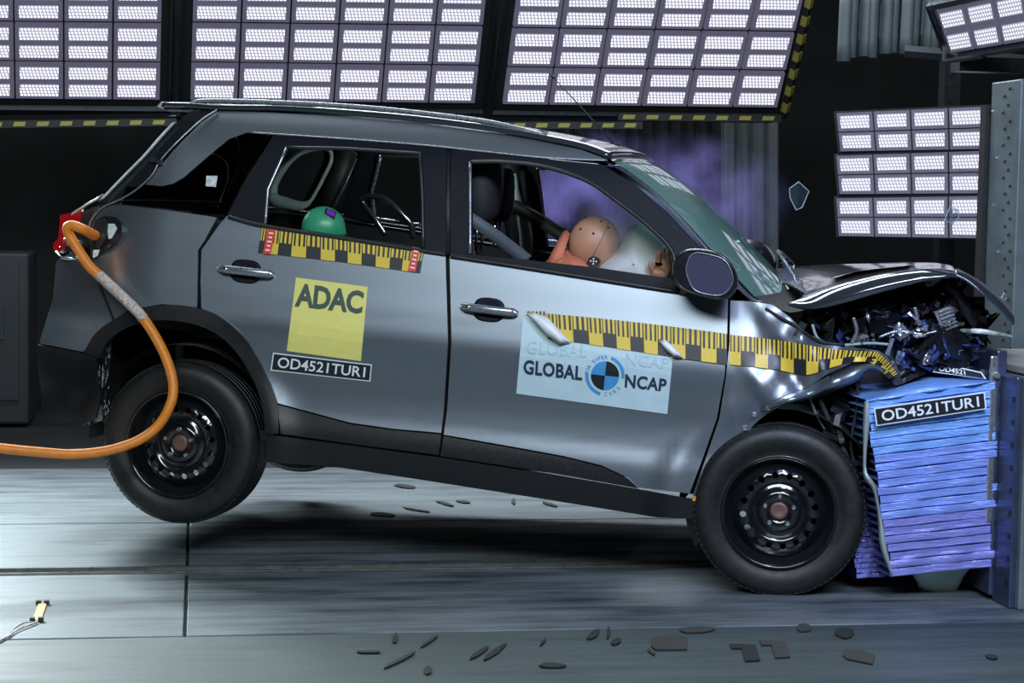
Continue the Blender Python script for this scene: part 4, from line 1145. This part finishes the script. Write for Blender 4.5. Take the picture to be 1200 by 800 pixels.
# ---- bonnet, buckled up
N_ = [(924, 357, .10), (950, 362, .06), (985, 356, .04), (1030, 343, .03), (1080, 330, .03), (1110, 324, .04), (1122, 324, .06)]
M_ = [(940, 350, .19), (960, 346, .10), (990, 337, .065), (1035, 326, .05), (1080, 319, .055), (1107, 318, .10), (1120, 320, .12)]
T_ = [(944, 345, .32), (968, 338, .24), (1000, 329, .22), (1040, 321, .22), (1080, 317, .22), (1104, 317, .22), (1118, 319, .24)]
Fa = [(890, 330, WID-.3), (905, 318, WID-.25), (935, 314, WID-.2), (985, 312, WID-.2), (1040, 312, WID-.2), (1085, 315, WID-.2), (1112, 319, WID-.25)]
def crv(L_): return interp([tuple(C(*p)) for p in L_], 28)
rN, rM, rT, rF = map(crv, (N_, M_, T_, Fa))
rows = [rN, [a.lerp(b, .5)+Vector((0, -.006, 0)) for a, b in zip(rN, rM)], rM, [a.lerp(b, .5)+Vector((0, 0, .004)) for a, b in zip(rM, rT)], rT]
for k in range(1, 9):
    f = k/8; rows.append([a.lerp(b, f)+Vector((0, 0, .02*math.sin(f*math.pi)+.004*math.sin(i*.5+f*5)*math.sin(f*math.pi))) for i, (a, b) in enumerate(zip(rT, rF))])
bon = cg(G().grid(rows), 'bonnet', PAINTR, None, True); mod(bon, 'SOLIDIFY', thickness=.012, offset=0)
# forward flap folded down
Fn = [(1120, 322, .05), (1135, 330, .05), (1155, 347, .05), (1172, 362, .06), (1188, 380, .08)]
Ft = [(1118, 318, .3), (1132, 321, .3), (1152, 333, .3), (1172, 350, .3), (1186, 368, .3)]
Ff = [(1112, 318, WID-.5), (1125, 319, WID-.6), (1145, 328, WID-.7), (1163, 343, WID-.75), (1178, 361, WID-.8)]
rows = [crv(Fn), crv(Ft), crv(Ff)]
rows = [rows[0], [a.lerp(b, .5)+Vector((0, 0, .01)) for a, b in zip(rows[0], rows[1])], rows[1], [a.lerp(b, .5)+Vector((0, 0, -.0+.008*math.sin(i*.4))) for i, (a, b) in enumerate(zip(rows[1], rows[2]))], rows[2]]
fb = cg(G().grid(rows), 'bonnet_front_fold', PAINTR, None, True); mod(fb, 'SOLIDIFY', thickness=.01, offset=0)
g = G().grid([crv([(975, 333, .3), (1010, 324, .3), (1060, 318.5, .3)]), crv([(980, 330, .55), (1020, 322, .55), (1072, 316.8, .55)])])
mk2 = cg(g, 'bonnet_marker', mat('cream_vinyl', (.62, .62, .5), .5), None, True)
for v in mk2.data.vertices: v.co.z += .024
# torn strip poking out over the barrier
g = G().grid([[C(1118, 385, .2), C(1118, 389, .2)], [C(1150, 385, .2), C(1150, 391, .2)], [C(1172, 389, .2), C(1172, 393, .2)], [C(1186, 393, .2), C(1186, 395, .2)]])
mod(cg(g, 'torn_bumper_strip', EDG, None, True), 'SOLIDIFY', thickness=.02)
# bent fender lip and flap
rows = []
P = [(890, 478), (920, 466), (948, 456), (975, 440), (1000, 427), (1024, 423), (1040, 432)]
Pb = [(892, 484), (922, 474), (950, 467), (978, 458), (1004, 446), (1020, 434), (1036, 436)]
for i in range(24):
    a = interp([(*p, 0) for p in P], 24)[i]; b = interp([(*p, 0) for p in Pb], 24)[i]
    rows.append([S(a.x, a.y, .03), S((a.x+b.x)/2, (a.y+b.y)/2, -.03+.015*math.sin(i)), S(b.x, b.y, .02)])
mod(cg(G().grid(rows), 'bent_fender_lip', PAINT, None, True), 'SOLIDIFY', thickness=.006)
P = interp([tuple(S(x, y, -.01)) for x, y in ((897, 361), (915, 372), (930, 380), (941, 388), (960, 400), (990, 404))], 20)
cg(G().tube(P, .006, 6), 'bonnet_seal', BLACK, None, True)
quadplate('fender_clip', [(938, 376), (946, 380), (937, 396), (930, 391)], sfn(-.012), SEAL, car, True, 2, .01)
# side indicator
cg(G().box(S(818, 584, .0), (.04, .02, .018)), 'side_indicator', ORANGE)
# sill end and mud flap
panel('arch_front_liner', [(800, 588), (830, 584), (850, 592), (846, 625), (838, 640), (826, 628), (815, 640), (806, 620)], CLAD, .05, 8, mirror=False)
# ---- crushed engine bay: many bent sheets, rods and boxes
random.seed(11)
def inside(x, y):
    # bay outline in the photograph
    top = 350-(x-950)*.17 if x < 1110 else 323+(x-1110)*.8
    bt = 405 if x < 1040 else 440
    return top+13 < y < bt-(0 if x < 1000 else (x-1040)*.25 if x > 1040 else 0)
for mt_, nm, n, sz, ylo, yhi in ((CRD, 'crushed_dark_parts', 260, .042, .15, .8), (CRB, 'crushed_blue_parts', 60, .018, .1, .4), (CRL, 'crushed_bright_parts', 85, .016, .08, .4)):
    g = G(); k = 0
    while k < n:
        x, y = random.uniform(950, 1150), random.uniform(330, 450)
        if mt_ is CRB: x, y = random.gauss(1065, 38), random.gauss(412, 18)
        elif mt_ is CRL: x, y = random.gauss(1060, 35), random.gauss(398, 20)
        if not inside(x, y): continue
        k += 1
        c = C(x, y, random.uniform(ylo, yhi)); Rm = Matrix.Rotation(random.uniform(0, 6), 3, Vector((random.gauss(0, 1), random.gauss(0, 1), random.gauss(0, 1))).normalized())
        if random.random() < .6:
            a, b = random.uniform(.4, 1.6)*sz, random.uniform(.3, 1.2)*sz
            rows = [[c+Rm@Vector((a*(i-1.5), b*(j-1.5), random.uniform(-.4, .4)*sz)) for i in range(4)] for j in range(4)]; g.grid(rows)
        elif random.random() < .5: g.box(c, (sz*random.uniform(.5, 1.6), sz*random.uniform(.3, 1), sz*random.uniform(.3, .8)), Rm)
        else: g.tube([c, c+Rm@Vector((sz, 0, sz*.5)), c+Rm@Vector((sz*2, sz*.5, 0))], sz*.12, 6)
    cg(g, nm, mt_, None, False, kind='stuff')
cg(G().box(C(1040, 385, .95), (.55, 1.0, .36)).box(C(1000, 400, .8), (.4, .8, .3)), 'engine_block', BLACK)
cg(G().box(C(980, 372, .75), (.25, .5, .12)), 'battery_box', BLACK)
# finned silver unit
c = C(1108, 374, .15); Rm = Matrix.Rotation(math.radians(-28), 3, 'Y')
fu = cg(G().box(c, (.055, .06, .085), Rm), 'finned_unit', STEELG, label='silver finned electric unit')
for i in range(6): cg(G().box(c+Rm@Vector((.012, -.034, -.035+i*.014)), (.05, .012, .006), Rm), 'fin', CRL, fu)
g = G().tube([C(x, y, .14) for x, y in ((1100, 388), (1094, 400), (1098, 414), (1090, 426))], .014, 8); cg(g, 'blue_bracket', CRB, None, True)
for pts, r, mt_ in (([(952, 380), (960, 398), (985, 404), (1020, 402), (1046, 404)], .006, TRIM), ([(1000, 372), (1004, 388), (998, 402)], .008, STEELG), ([(1030, 395), (1052, 388), (1080, 391), (1098, 388)], .006, CRL),
                    ([(1072, 360), (1075, 372), (1073, 380)], .007, CRL), ([(960, 466), (975, 500), (990, 530), (1000, 556)], .012, BLACK), ([(1003, 430), (1005, 470), (997, 520), (1003, 552), (990, 558)], .007, SEAL), ([(948, 462), (956, 484), (968, 505)], .006, STEELG)):
    cg(G().tube(interp([tuple(C(x, y, .12)) for x, y in pts], 16), r, 6), 'bent_rod', mt_, None, True)
# dark wheel-house front structure seen between tyre and block
g = G(); random.seed(5)
for i in range(46):
    x, y = random.uniform(955, 1008), random.uniform(440, 560)
    if (x-913)**2+((y-600)*.9)**2 < 98**2: continue
    c = C(x, y, random.uniform(.1, .35)); Rm = Matrix.Rotation(random.uniform(0, 6), 3, Vector((random.gauss(0, 1), random.gauss(0, 1), random.gauss(0, 1))).normalized())
    g.box(c, (.07, .05, .02), Rm)
cg(g, 'torn_liner_pieces', CRD, kind='stuff')
q = [(979, 486), (986, 484), (983, 500), (976, 498)]
quadplate('light_bracket', q, lambda x, y: C(x, y, .08), STEELG, car, True, 2, .01)
cg(G().box((2.35, WID/2, .2), (.5, 1.1, .5)), 'front_subframe', BLACK)
# antenna
a0, a1 = C(722, 172, .85), C(646, 88, .85)
an = cg(G().tube([a0, a0.lerp(a1, .5)+Vector((0, 0, .004)), a1], [.004, .003, .002], 6), 'antenna', BLACK, None, True)
cg(G().tube([a1, a1+(a0-a1)*.05], .006, 6), 'antenna_tip', BLACK, an, True)
cg(G().lathe([(0, 0), (.02, 0), (.02, .03), (0, .03)], a0, n=10), 'antenna_base', BLACK, an, True)
# ---- airbag
def blob(name, outl, ymid, depth, mt, n=40, rings=7, ctr=None, **kw):
    O = [(p.x, p.y) for p in interp([(x, y, 0) for x, y in outl+[outl[0]]], n+1)][:-1]
    cx = ctr[0] if ctr else sum(p[0] for p in O)/n; cy = ctr[1] if ctr else sum(p[1] for p in O)/n
    rows = []
    for k in range(-rings, rings+1):
        a = k/rings*math.pi/2; s = math.cos(a)**.8 if abs(k) < rings else .02
        rows.append([C(cx+(x-cx)*s, cy+(y-cy)*s, ymid+depth*math.sin(a)) for x, y in O])
    return cg(G().grid(rows, closed=True), name, mt, None, True, **kw)
blob('airbag', [(686, 322), (700, 306), (722, 290), (736, 268), (752, 262), (772, 274), (790, 292), (800, 310), (798, 345), (770, 360), (700, 350), (680, 338)], .52, .26, BAG)
# ================================================================== CRASH TEST DUMMIES
def car_thing(name, label, cat, at, group=None):
    t = thing(name, label, cat, toworld(at), group); return t, toworld(at)
def skin_body(name, pts, edges, parent, org, mt, sub=2):
    me = bpy.data.meshes.new(name); me.from_pydata([tuple(Vector(p[0])-org) for p in pts], edges, [])
    o = bpy.data.objects.new(name, me); COL.objects.link(o); o.parent = parent
    mod(o, 'SKIN'); sv = me.skin_vertices[0].data if me.skin_vertices else None
    if sv is None:
        me.skin_vertices.new() if hasattr(me.skin_vertices, 'new') else None
        sv = me.skin_vertices[0].data
    for i, p in enumerate(pts): sv[i].radius = (p[1], p[1]*(p[2] if len(p) > 2 else 1)); sv[i].use_root = (i == 0)
    mod(o, 'SUBSURF', levels=sub, render_levels=sub)
    me.materials.append(mt); return o
def tw(x, y, d): return toworld(C(x, y, d))
hc_, o_ = car_thing('crash_test_dummy', 'adult tan crash test dummy in an orange shirt slumped into the airbag', 'dummy', C(640, 420, .45))
def T(x, y, d): return tw(x, y, d)
pts = [(T(612, 440, .45), .13, .9), (T(628, 390, .45), .12), (T(648, 345, .43), .13, .95), (T(664, 318, .42), .13), (T(674, 306, .41), .075), (T(684, 297, .40), .058),
       (T(672, 322, .24), .075), (T(700, 350, .20), .058), (T(738, 350, .24), .045), (T(762, 336, .26), .034), (T(771, 324, .27), .028),
       (T(668, 318, .62), .075), (T(700, 350, .68), .058), (T(740, 345, .66), .042), (T(775, 330, .62), .03),
       (T(660, 450, .34), .09), (T(740, 450, .32), .07), (T(770, 500, .32), .05), (T(660, 450, .56), .09), (T(740, 448, .58), .07), (T(770, 500, .58), .05)]
ed = [(0, 1), (1, 2), (2, 3), (3, 4), (4, 5), (3, 6), (6, 7), (7, 8), (8, 9), (9, 10), (3, 11), (11, 12), (12, 13), (13, 14), (0, 15), (15, 16), (16, 17), (0, 18), (18, 19), (19, 20)]
skin_body('body', pts, ed, hc_, o_, SHIRT)
# collar flap
rows = [[T(x, y, .36)-o_ for x, y in ((660, 274), (664, 272), (667, 276))], [T(x, y, .30)-o_ for x, y in ((652, 290), (658, 288), (663, 290))], [T(x, y, .26)-o_ for x, y in ((641, 310), (650, 308), (658, 308))]]
mod(G().grid(rows).mk('collar_flap', SHIRT, hc_, True), 'SOLIDIFY', thickness=.012)
# head: skull with cap seam and face turned down towards the bag
hcn = T(696, 284, .38); ex = U*math.cos(-.5)+W*math.sin(-.5); ez = -U*math.sin(-.5)+W*math.cos(-.5)
rows = []
for i in range(25):
    th = math.pi*i/24; row = []
    for j in range(32):
        ph = 2*math.pi*j/32; x, y, z = math.sin(th)*math.cos(ph), math.sin(th)*math.sin(ph), math.cos(th)
        rx = .103 if x > 0 else .102; r = Vector((x*rx, y*.082, z*.108))
        if z < -.2 and x > 0: r.x *= 1+.10*(-z); r.y *= 1-.15*(-z)
        if x > .8 and -.35 < z < .1: r.x += .018*math.exp(-((z+.15)/.16)**2-(y/.22)**2)     # nose
        if x > .6 and abs(z-.12) < .18: r.x -= .012*math.exp(-((z-.12)/.09)**2-((abs(y)-.4)/.2)**2)   # eye sockets
        if x > .6: r.x -= .006*math.exp(-((z+.42)/.05)**2-(y/.4)**2)    # mouth
        row.append(hcn+ex*r.x+V*r.y+ez*r.z-o_)
    rows.append(row)
hd = G().grid(rows, closed=True).mk('head', SKIN, hc_, True)
mod(hd, 'SUBSURF', levels=1, render_levels=1)
def onhead(u, v, s=1.012): # local direction from angles
    x, y, z = math.cos(v)*math.cos(u), -math.cos(v)*math.sin(u), math.sin(v); return hcn+ex*(x*.103*s)+V*(y*.082*s)+ez*(z*.108*s)-o_
# seam of the skull cap
G().tube([onhead(1.25+.1*math.sin(v), v, 1.0) for v in [(-.9+k*.16) for k in range(18)]], .0016, 6).mk('cap_seam', mat('seam_shadow', (.25, .12, .08), .6), hd, True)
for u, v in ((1.7, .35), (1.2, .95), (2.3, .2), (1.9, 1.0)):
    p = onhead(u, v, 1.0); G().tube([p, p+Vector((0, -.003, 0))], .005, 8).mk('screw_hole', INK, hd)
# target marker at the ear: black disc with white dots
pc = T(695.5, 306, .30)-o_+Vector((.0, .0, 0))
for k, (r, mt_, dy) in enumerate(((.024, INK, 0),)):
    vs = [pc+U*(r*math.cos(a))+W*(r*.8*math.sin(a)) for a in [2*math.pi*i/24 for i in range(24)]]
    mkr = G().prism(vs, V*.03).mk('target_marker', INK, hc_)
for dx, dz in ((0, .010), (0, -.010), (.011, 0), (-.011, 0), (0, 0)):
    c = pc+U*dx+W*dz-V*.001; vs = [c+U*(.0035*math.cos(a))+W*(.0035*math.sin(a)) for a in [2*math.pi*i/10 for i in range(10)]]
    G().prism(vs, V*-.0015).mk('marker_dot', WHITE, mkr)
# ears
p = onhead(1.45, -.15, 1.0); 
# hand with palm, four fingers and a thumb, open towards the pillar
def Hp(x, y, d=.27): return T(x, y, d)
hpts = [(Hp(768, 330), .024, 1.3), (Hp(773, 321), .032, 1.2), (Hp(778, 312), .030, 1.2)]
hed = [(0, 1), (1, 2)]
def finger(base, chain, r):
    n = len(hpts); prev = base
    for k, (x, y, d) in enumerate(chain):
        hpts.append((Hp(x, y, d), r*(1-.10*k))); hed.append((prev, n+k)); prev = n+k
finger(2, [(771, 305, .23), (771, 299, .215), (774, 294, .205)], .0105)
finger(2, [(777, 303, .25), (777, 296, .24), (779, 290, .23)], .0110)
finger(2, [(783, 304, .275), (784, 297, .272), (786, 292, .262)], .0105)
finger(2, [(788, 308, .30), (790, 302, .30), (791, 298, .29)], .0095)
finger(1, [(765, 317, .24), (762, 311, .225), (763, 305, .22)], .0115)
skin_body('hand', hpts, hed, hc_, o_, SKIN, 2)
# child dummy: green head with a purple patch
cc, oc = car_thing('child_crash_test_dummy', 'child crash test dummy with a round green head showing above the rear window sill', 'dummy', C(380, 420, .5))
hcn2 = T(379, 267, .42); rows = []
for i in range(21):
    th = math.pi*i/20; row = []
    for j in range(28):
        ph = 2*math.pi*j/28; x, y, z = math.sin(th)*math.cos(ph), math.sin(th)*math.sin(ph), math.cos(th)
        r = Vector((x*.093, y*.078, z*.090))
        if x > .8: r.x += .012*math.exp(-((z+.15)/.16)**2-(y/.22)**2)
        row.append(hcn2+U*r.x+V*r.y+W*r.z-oc)
    rows.append(row)
h2 = G().grid(rows, closed=True).mk('head', GREEN, cc, True)
def onh2(x, y, lift=.001):
    # drop a pixel point on the head ellipsoid
    best = None
    d = ray(x, y); lo = (hcn2-CP)
    Ai = lambda v: Vector((v.dot(U)/.093, v.dot(V)/.078, v.dot(W)/.090))
    a, b = Ai(d), Ai(-lo); A_, B2, C_ = a.dot(a), 2*a.dot(b), b.dot(b)-1-lift*20
    D_ = max(0, B2*B2-4*A_*C_); t = (-B2-math.sqrt(D_))/(2*A_); return CP+d*t-oc
def headpatch(name, q, mt, lift):
    rows = [[onh2(*bil(q, i/4, j/4), lift) for i in range(5)] for j in range(5)]; return G().grid(rows).mk(name, mt, h2, True)
headpatch('tape_patch', [(382, 243.5), (394, 248), (392, 257), (380, 250)], INK, .003)
headpatch('purple_patch', [(384, 244.5), (393, 249), (391, 254), (382, 249.5)], PURP, .006)
skin_body('body', [(T(372, 400, .5), .11), (T(374, 350, .48), .10), (T(377, 315, .46), .10), (T(378, 296, .45), .05), (T(379, 282, .44), .04), (T(378, 322, .33), .05), (T(400, 360, .3), .04), (T(425, 375, .33), .03), (T(378, 322, .6), .05), (T(400, 360, .62), .04), (T(425, 375, .6), .03)],
          [(0, 1), (1, 2), (2, 3), (3, 4), (2, 5), (5, 6), (6, 7), (2, 8), (8, 9), (9, 10)], cc, oc, mat('child_shirt', (.1, .1, .12), .7))
# ================================================================== ORANGE CABLE
path = [(112, 276, .04), (106, 273, .0), (96, 268, -.05), (84, 264, -.06), (79, 267, -.06), (82, 277, -.05), (92, 293, -.05), (105, 312, -.05), (118, 324, -.04), (148, 352, -.05), (168, 373, -.07), (188, 405, -.08), (200, 435, -.1), (203, 458, -.12), (198, 478, -.14), (184, 500, -.16), (160, 517, -.2), (125, 528, -.25), (85, 532, -.3), (40, 529, -.35), (0, 525, -.4), (-60, 518, -.5)]
P = interp([tuple(toworld(C(x, y, d))) for x, y, d in path], 110)
e0 = P[-1]; P += interp([tuple(e0+Vector((-.08, 0, -.005))), tuple(e0+Vector((-.6, .1, -.16))), tuple(e0+Vector((-1.3, .3, -e0.z+.03))), tuple(e0+Vector((-2.6, .5, -e0.z+.022))), tuple(e0+Vector((-4.6, .9, -e0.z+.022)))], 40)
org = P[60].copy(); ct = thing('cable', 'thick orange cable looping from the tail lamp past the rear wheel to the left edge', 'cable', org)
G().tube([p-org for p in P], .0205, 10).mk('sheath', ORANGE, ct, True)
Pb = interp([tuple(p) for p in P[41:53]], 34)
g = G()
for s in range(10):
    for dr in (1, -1):
        g.tube([Pb[i]-org+(U*math.cos(2*math.pi*s/10+dr*i*.55)+V*math.sin(2*math.pi*s/10+dr*i*.55))*.0235 for i in range(34)], .0032, 4)
G().tube([p-org for p in Pb], .0215, 10).mk('sleeve_core', BRAID, ct, True)
g.mk('braided_sleeve', BRAID, ct, True, label='pinkish white braided sleeve')
# ================================================================== FLOOR ITEMS
# tension marker with wires at lower left
p = flo(46, 718); t = thing('floor_marker', 'small yellow marker strip with wires on the floor at the lower left', 'marker', p)
A_, B2 = flo(43, 728)-p, flo(50, 708)-p; d = (B2-A_).normalized(); sd = Vector((-d.y, d.x, 0))*.014
G().prism([A_+sd, A_-sd, B2-sd, B2+sd], (0, 0, .006)).mk('strip', YEL2, t)
for q in (A_, B2):
    for s in (-1, 1): G().box(q+sd*s*1.0+Vector((0, 0, .008)), (.018, .022, .014)).mk('end_clip', INK, t)
Wp = interp([tuple(flo(x, y, .006)-p) for x, y in ((44, 728), (34, 732), (20, 738), (8, 746), (-10, 752))], 20); G().tube(Wp, .0035, 6).mk('wire', BRAID, t, True)
Wp = interp([tuple(flo(x, y, .006)-p) for x, y in ((42, 730), (30, 729), (18, 735), (6, 747), (-10, 754))], 20); G().tube(Wp, .003, 6).mk('wire', TRIM, t, True)
# paint and plastic flakes scattered on the floor: (px, py, length px, width px, image angle, label)
FLK = [(463, 748, 7, 13, 10, 'small upright dark flake on the near floor, left of the middle'),
 (432, 764, 31, 3, 0, 'thin level dark sliver on the near floor, leftmost of the near flakes'),
 (468, 774, 44, 4, -27, 'long thin slanted dark sliver at the bottom left of the near flakes'),
 (503, 752, 26, 3, -33, 'faint thin slanted sliver right of the small upright flake'),
 (501, 786, 9, 12, 30, 'small forked dark flake at the lower edge, left of centre'),
 (562, 765, 28, 5, -32, 'left one of the two parallel slanted flakes at the bottom centre'),
 (580, 764, 34, 6, -34, 'right one of the two parallel slanted flakes at the bottom centre'),
 (648, 780, 33, 6, 2, 'flat boat-shaped dark flake at the bottom, right of the parallel pair'),
 (636, 753, 12, 3, -48, 'tiny slanted sliver above the boat-shaped flake'),
 (695, 744, 19, 8, -38, 'dusty curved flake right of the tiny sliver'),
 (713, 742, 4, 15, 8, 'narrow upright flake between the dusty flake and the oval one'),
 (722, 752, 13, 7, -25, 'small oval dark flake right of the narrow upright one'),
 (784, 754, 42, 15, 0, 'broad pale brown flat piece below the front door'),
 (763, 764, 10, 3, 35, 'tiny sliver left below the broad brown piece'),
 (818, 738, 50, 7, -2, 'long thin brown piece near the seam left of the front wheel'),
 (877, 764, 22, 6, 4, 'small boat-shaped flake left of the L-shaped piece'),
 (912, 760, 26, 20, 8, 'L-shaped brown piece on the floor below the front wheel'),
 (942, 736, 20, 9, 0, 'small brown piece at the seam below the front wheel'),
 (990, 742, 24, 14, 4, 'dark rounded scrap at the seam in front of the blue block'),
 (1006, 769, 36, 12, 12, 'slanted brown rectangle on the floor below the blue block'),
 (1162, 770, 16, 5, 6, 'tiny dark flake at the lower right below the barrier'),
 (448, 603, 29, 5, 4, 'ring-like dark scrap on the far bright floor under the rear door'),
 (475, 570, 28, 4, 8, 'dark sliver on the far seam just below the sill'),
 (521, 590, 22, 3, 15, 'thin slanted sliver on the far floor beyond the rear door sill'),
 (543, 588, 18, 3, 5, 'short dark sliver right of the thin slanted one on the far floor'),
 (602, 588, 5, 7, 0, 'tiny upright dark bit on the far floor under the front door'),
 (644, 591, 20, 3, 15, 'slanted sliver just under the sill on the far floor'),
 (490, 598, 36, 2, 9, 'long hair-thin sliver between the ring-like scrap and the sill')]
random.seed(3)
for i, (x, y, L_, w_, an, lab) in enumerate(FLK):
    p = flo(x, y); a = math.radians(an); n = 9; poly = []
    for k in range(n):
        t_ = 2*math.pi*k/n; rr = random.uniform(.8, 1.08)
        if 'rectangle' in lab or 'broad' in lab: sx_, sy_ = math.copysign(min(1, abs(math.cos(t_))*1.5), math.cos(t_)), math.copysign(min(1, abs(math.sin(t_))*1.5), math.sin(t_))
        else: sx_, sy_ = math.cos(t_)*rr, math.sin(t_)*rr
        dx, dy = sx_*L_/2, sy_*w_/2; poly.append(flo(x+dx*math.cos(a)-dy*math.sin(a), y+dx*math.sin(a)+dy*math.cos(a), .002)-p)
    if 'L-shaped' in lab: poly = [flo(x+dx, y+dy, .002)-p for dx, dy in ((-22, -9), (8, -8), (14, 10), (-4, 11), (-8, -4), (-20, -4))]
    mt_ = DEB if 'brown' not in lab else mat('brown_flake', (.035, .037, .033), .85, 0, .2, 30)
    g = G().prism(poly, (0, 0, .004)); o = g.mk('paint_flake', mt_, None); o.location = p; tag(o, lab, 'debris', 'flakes on the floor')
# flying shards
def shard(name, pts, Y, lab, holes=None):
    P = [atY(x, y, Y) for x, y in pts]; c = sum(P, Vector())/len(P)
    ctr = c+Vector((.0, -.02, .01)); n = len(P)
    g = G(); g.add([p-c for p in P]+[ctr-c], [(i, (i+1) % n, n) for i in range(n)])
    o = g.mk(name, SHG, None); o.location = c; mod(o, 'SOLIDIFY', thickness=.005); tag(o, lab, 'glass shard')
    G().tube([p-c for p in P], .0022, 5, closed=True).mk('cut_edge', EDG, o)
shard('glass_shard', [(925, 221), (936, 213), (948, 224), (940, 243), (933, 246), (926, 232)], 8.2, 'five-sided glass shard flying in front of the dark gap above the bonnet')
shard('glass_shard', [(1113, 243), (1121, 245), (1124, 254), (1117, 262), (1107, 258)], 8.4, 'small clear shard in front of the lowest small floodlight')
shard('glass_shard', [(1173, 351), (1177, 342), (1179, 350)], 7.4, 'tiny bright triangular shard beside the grey column')
# ================================================================== SMOKE
def smoke(name, lab, c, dims, dens, col, sc, seed=0.0, lo=.45, hi=.75):
    mt, nt, b = nodes(name); N = nt.nodes; Lk = nt.links; N.remove(b)
    out = [n for n in N if n.type == 'OUTPUT_MATERIAL'][0]
    tc = N.new('ShaderNodeTexCoord'); nz = N.new('ShaderNodeTexNoise'); nz.inputs['Scale'].default_value = sc; nz.inputs['Detail'].default_value = 4; nz.inputs['Distortion'].default_value = .6
    mp = N.new('ShaderNodeMapping'); mp.inputs['Location'].default_value = (seed, seed, 0); Lk.new(tc.outputs['Object'], mp.inputs[0]); Lk.new(mp.outputs[0], nz.inputs[0])
    mr = N.new('ShaderNodeMapRange'); mr.inputs[1].default_value = lo; mr.inputs[2].default_value = hi; Lk.new(nz.outputs[0], mr.inputs[0])
    mp2 = N.new('ShaderNodeMapping'); mp2.inputs['Scale'].default_value = (2/dims[0], 2/dims[1], 2/dims[2]); Lk.new(tc.outputs['Object'], mp2.inputs[0])
    ln = N.new('ShaderNodeVectorMath'); ln.operation = 'LENGTH'; Lk.new(mp2.outputs[0], ln.inputs[0])
    m2 = N.new('ShaderNodeMapRange'); m2.inputs[1].default_value = 1.0; m2.inputs[2].default_value = .25; m2.inputs[3].default_value = 0; m2.inputs[4].default_value = 1; Lk.new(ln.outputs['Value'], m2.inputs[0])
    mu = N.new('ShaderNodeMath'); mu.operation = 'MULTIPLY'; Lk.new(mr.outputs[0], mu.inputs[0]); Lk.new(m2.outputs[0], mu.inputs[1])
    m3 = N.new('ShaderNodeMath'); m3.operation = 'MULTIPLY'; m3.inputs[1].default_value = dens; Lk.new(mu.outputs[0], m3.inputs[0])
    v = N.new('ShaderNodeVolumePrincipled'); v.inputs['Color'].default_value = (*col, 1); Lk.new(m3.outputs[0], v.inputs['Density']); v.inputs['Anisotropy'].default_value = -.1
    Lk.new(v.outputs[0], out.inputs['Volume'])
    o = G().box((0, 0, 0), dims).mk(name, mt, None); o.location = c; o['kind'] = 'stuff'; tag(o, lab, 'smoke'); return o
smoke('smoke', 'violet smoke drifting behind the windscreen and above the bonnet', atY(795, 235, 9.9), (1.25, .8, .75), 4.0, (.38, .32, .85), 4.2, 2.4, .48, .72)
smoke('smoke', 'violet smoke seen through the front side window behind the dummy', atY(690, 240, 10.0), (1.1, .8, .8), 5.5, (.36, .30, .85), 3.4, 5.0, .46, .72)
smoke('smoke', 'pale airbag dust cloud around the inflated airbag inside the car', toworld(C(752, 270, .42)), (.55, .5, .5), 7.0, (.80, .86, .84), 4.0, 1.0, .25, .7)
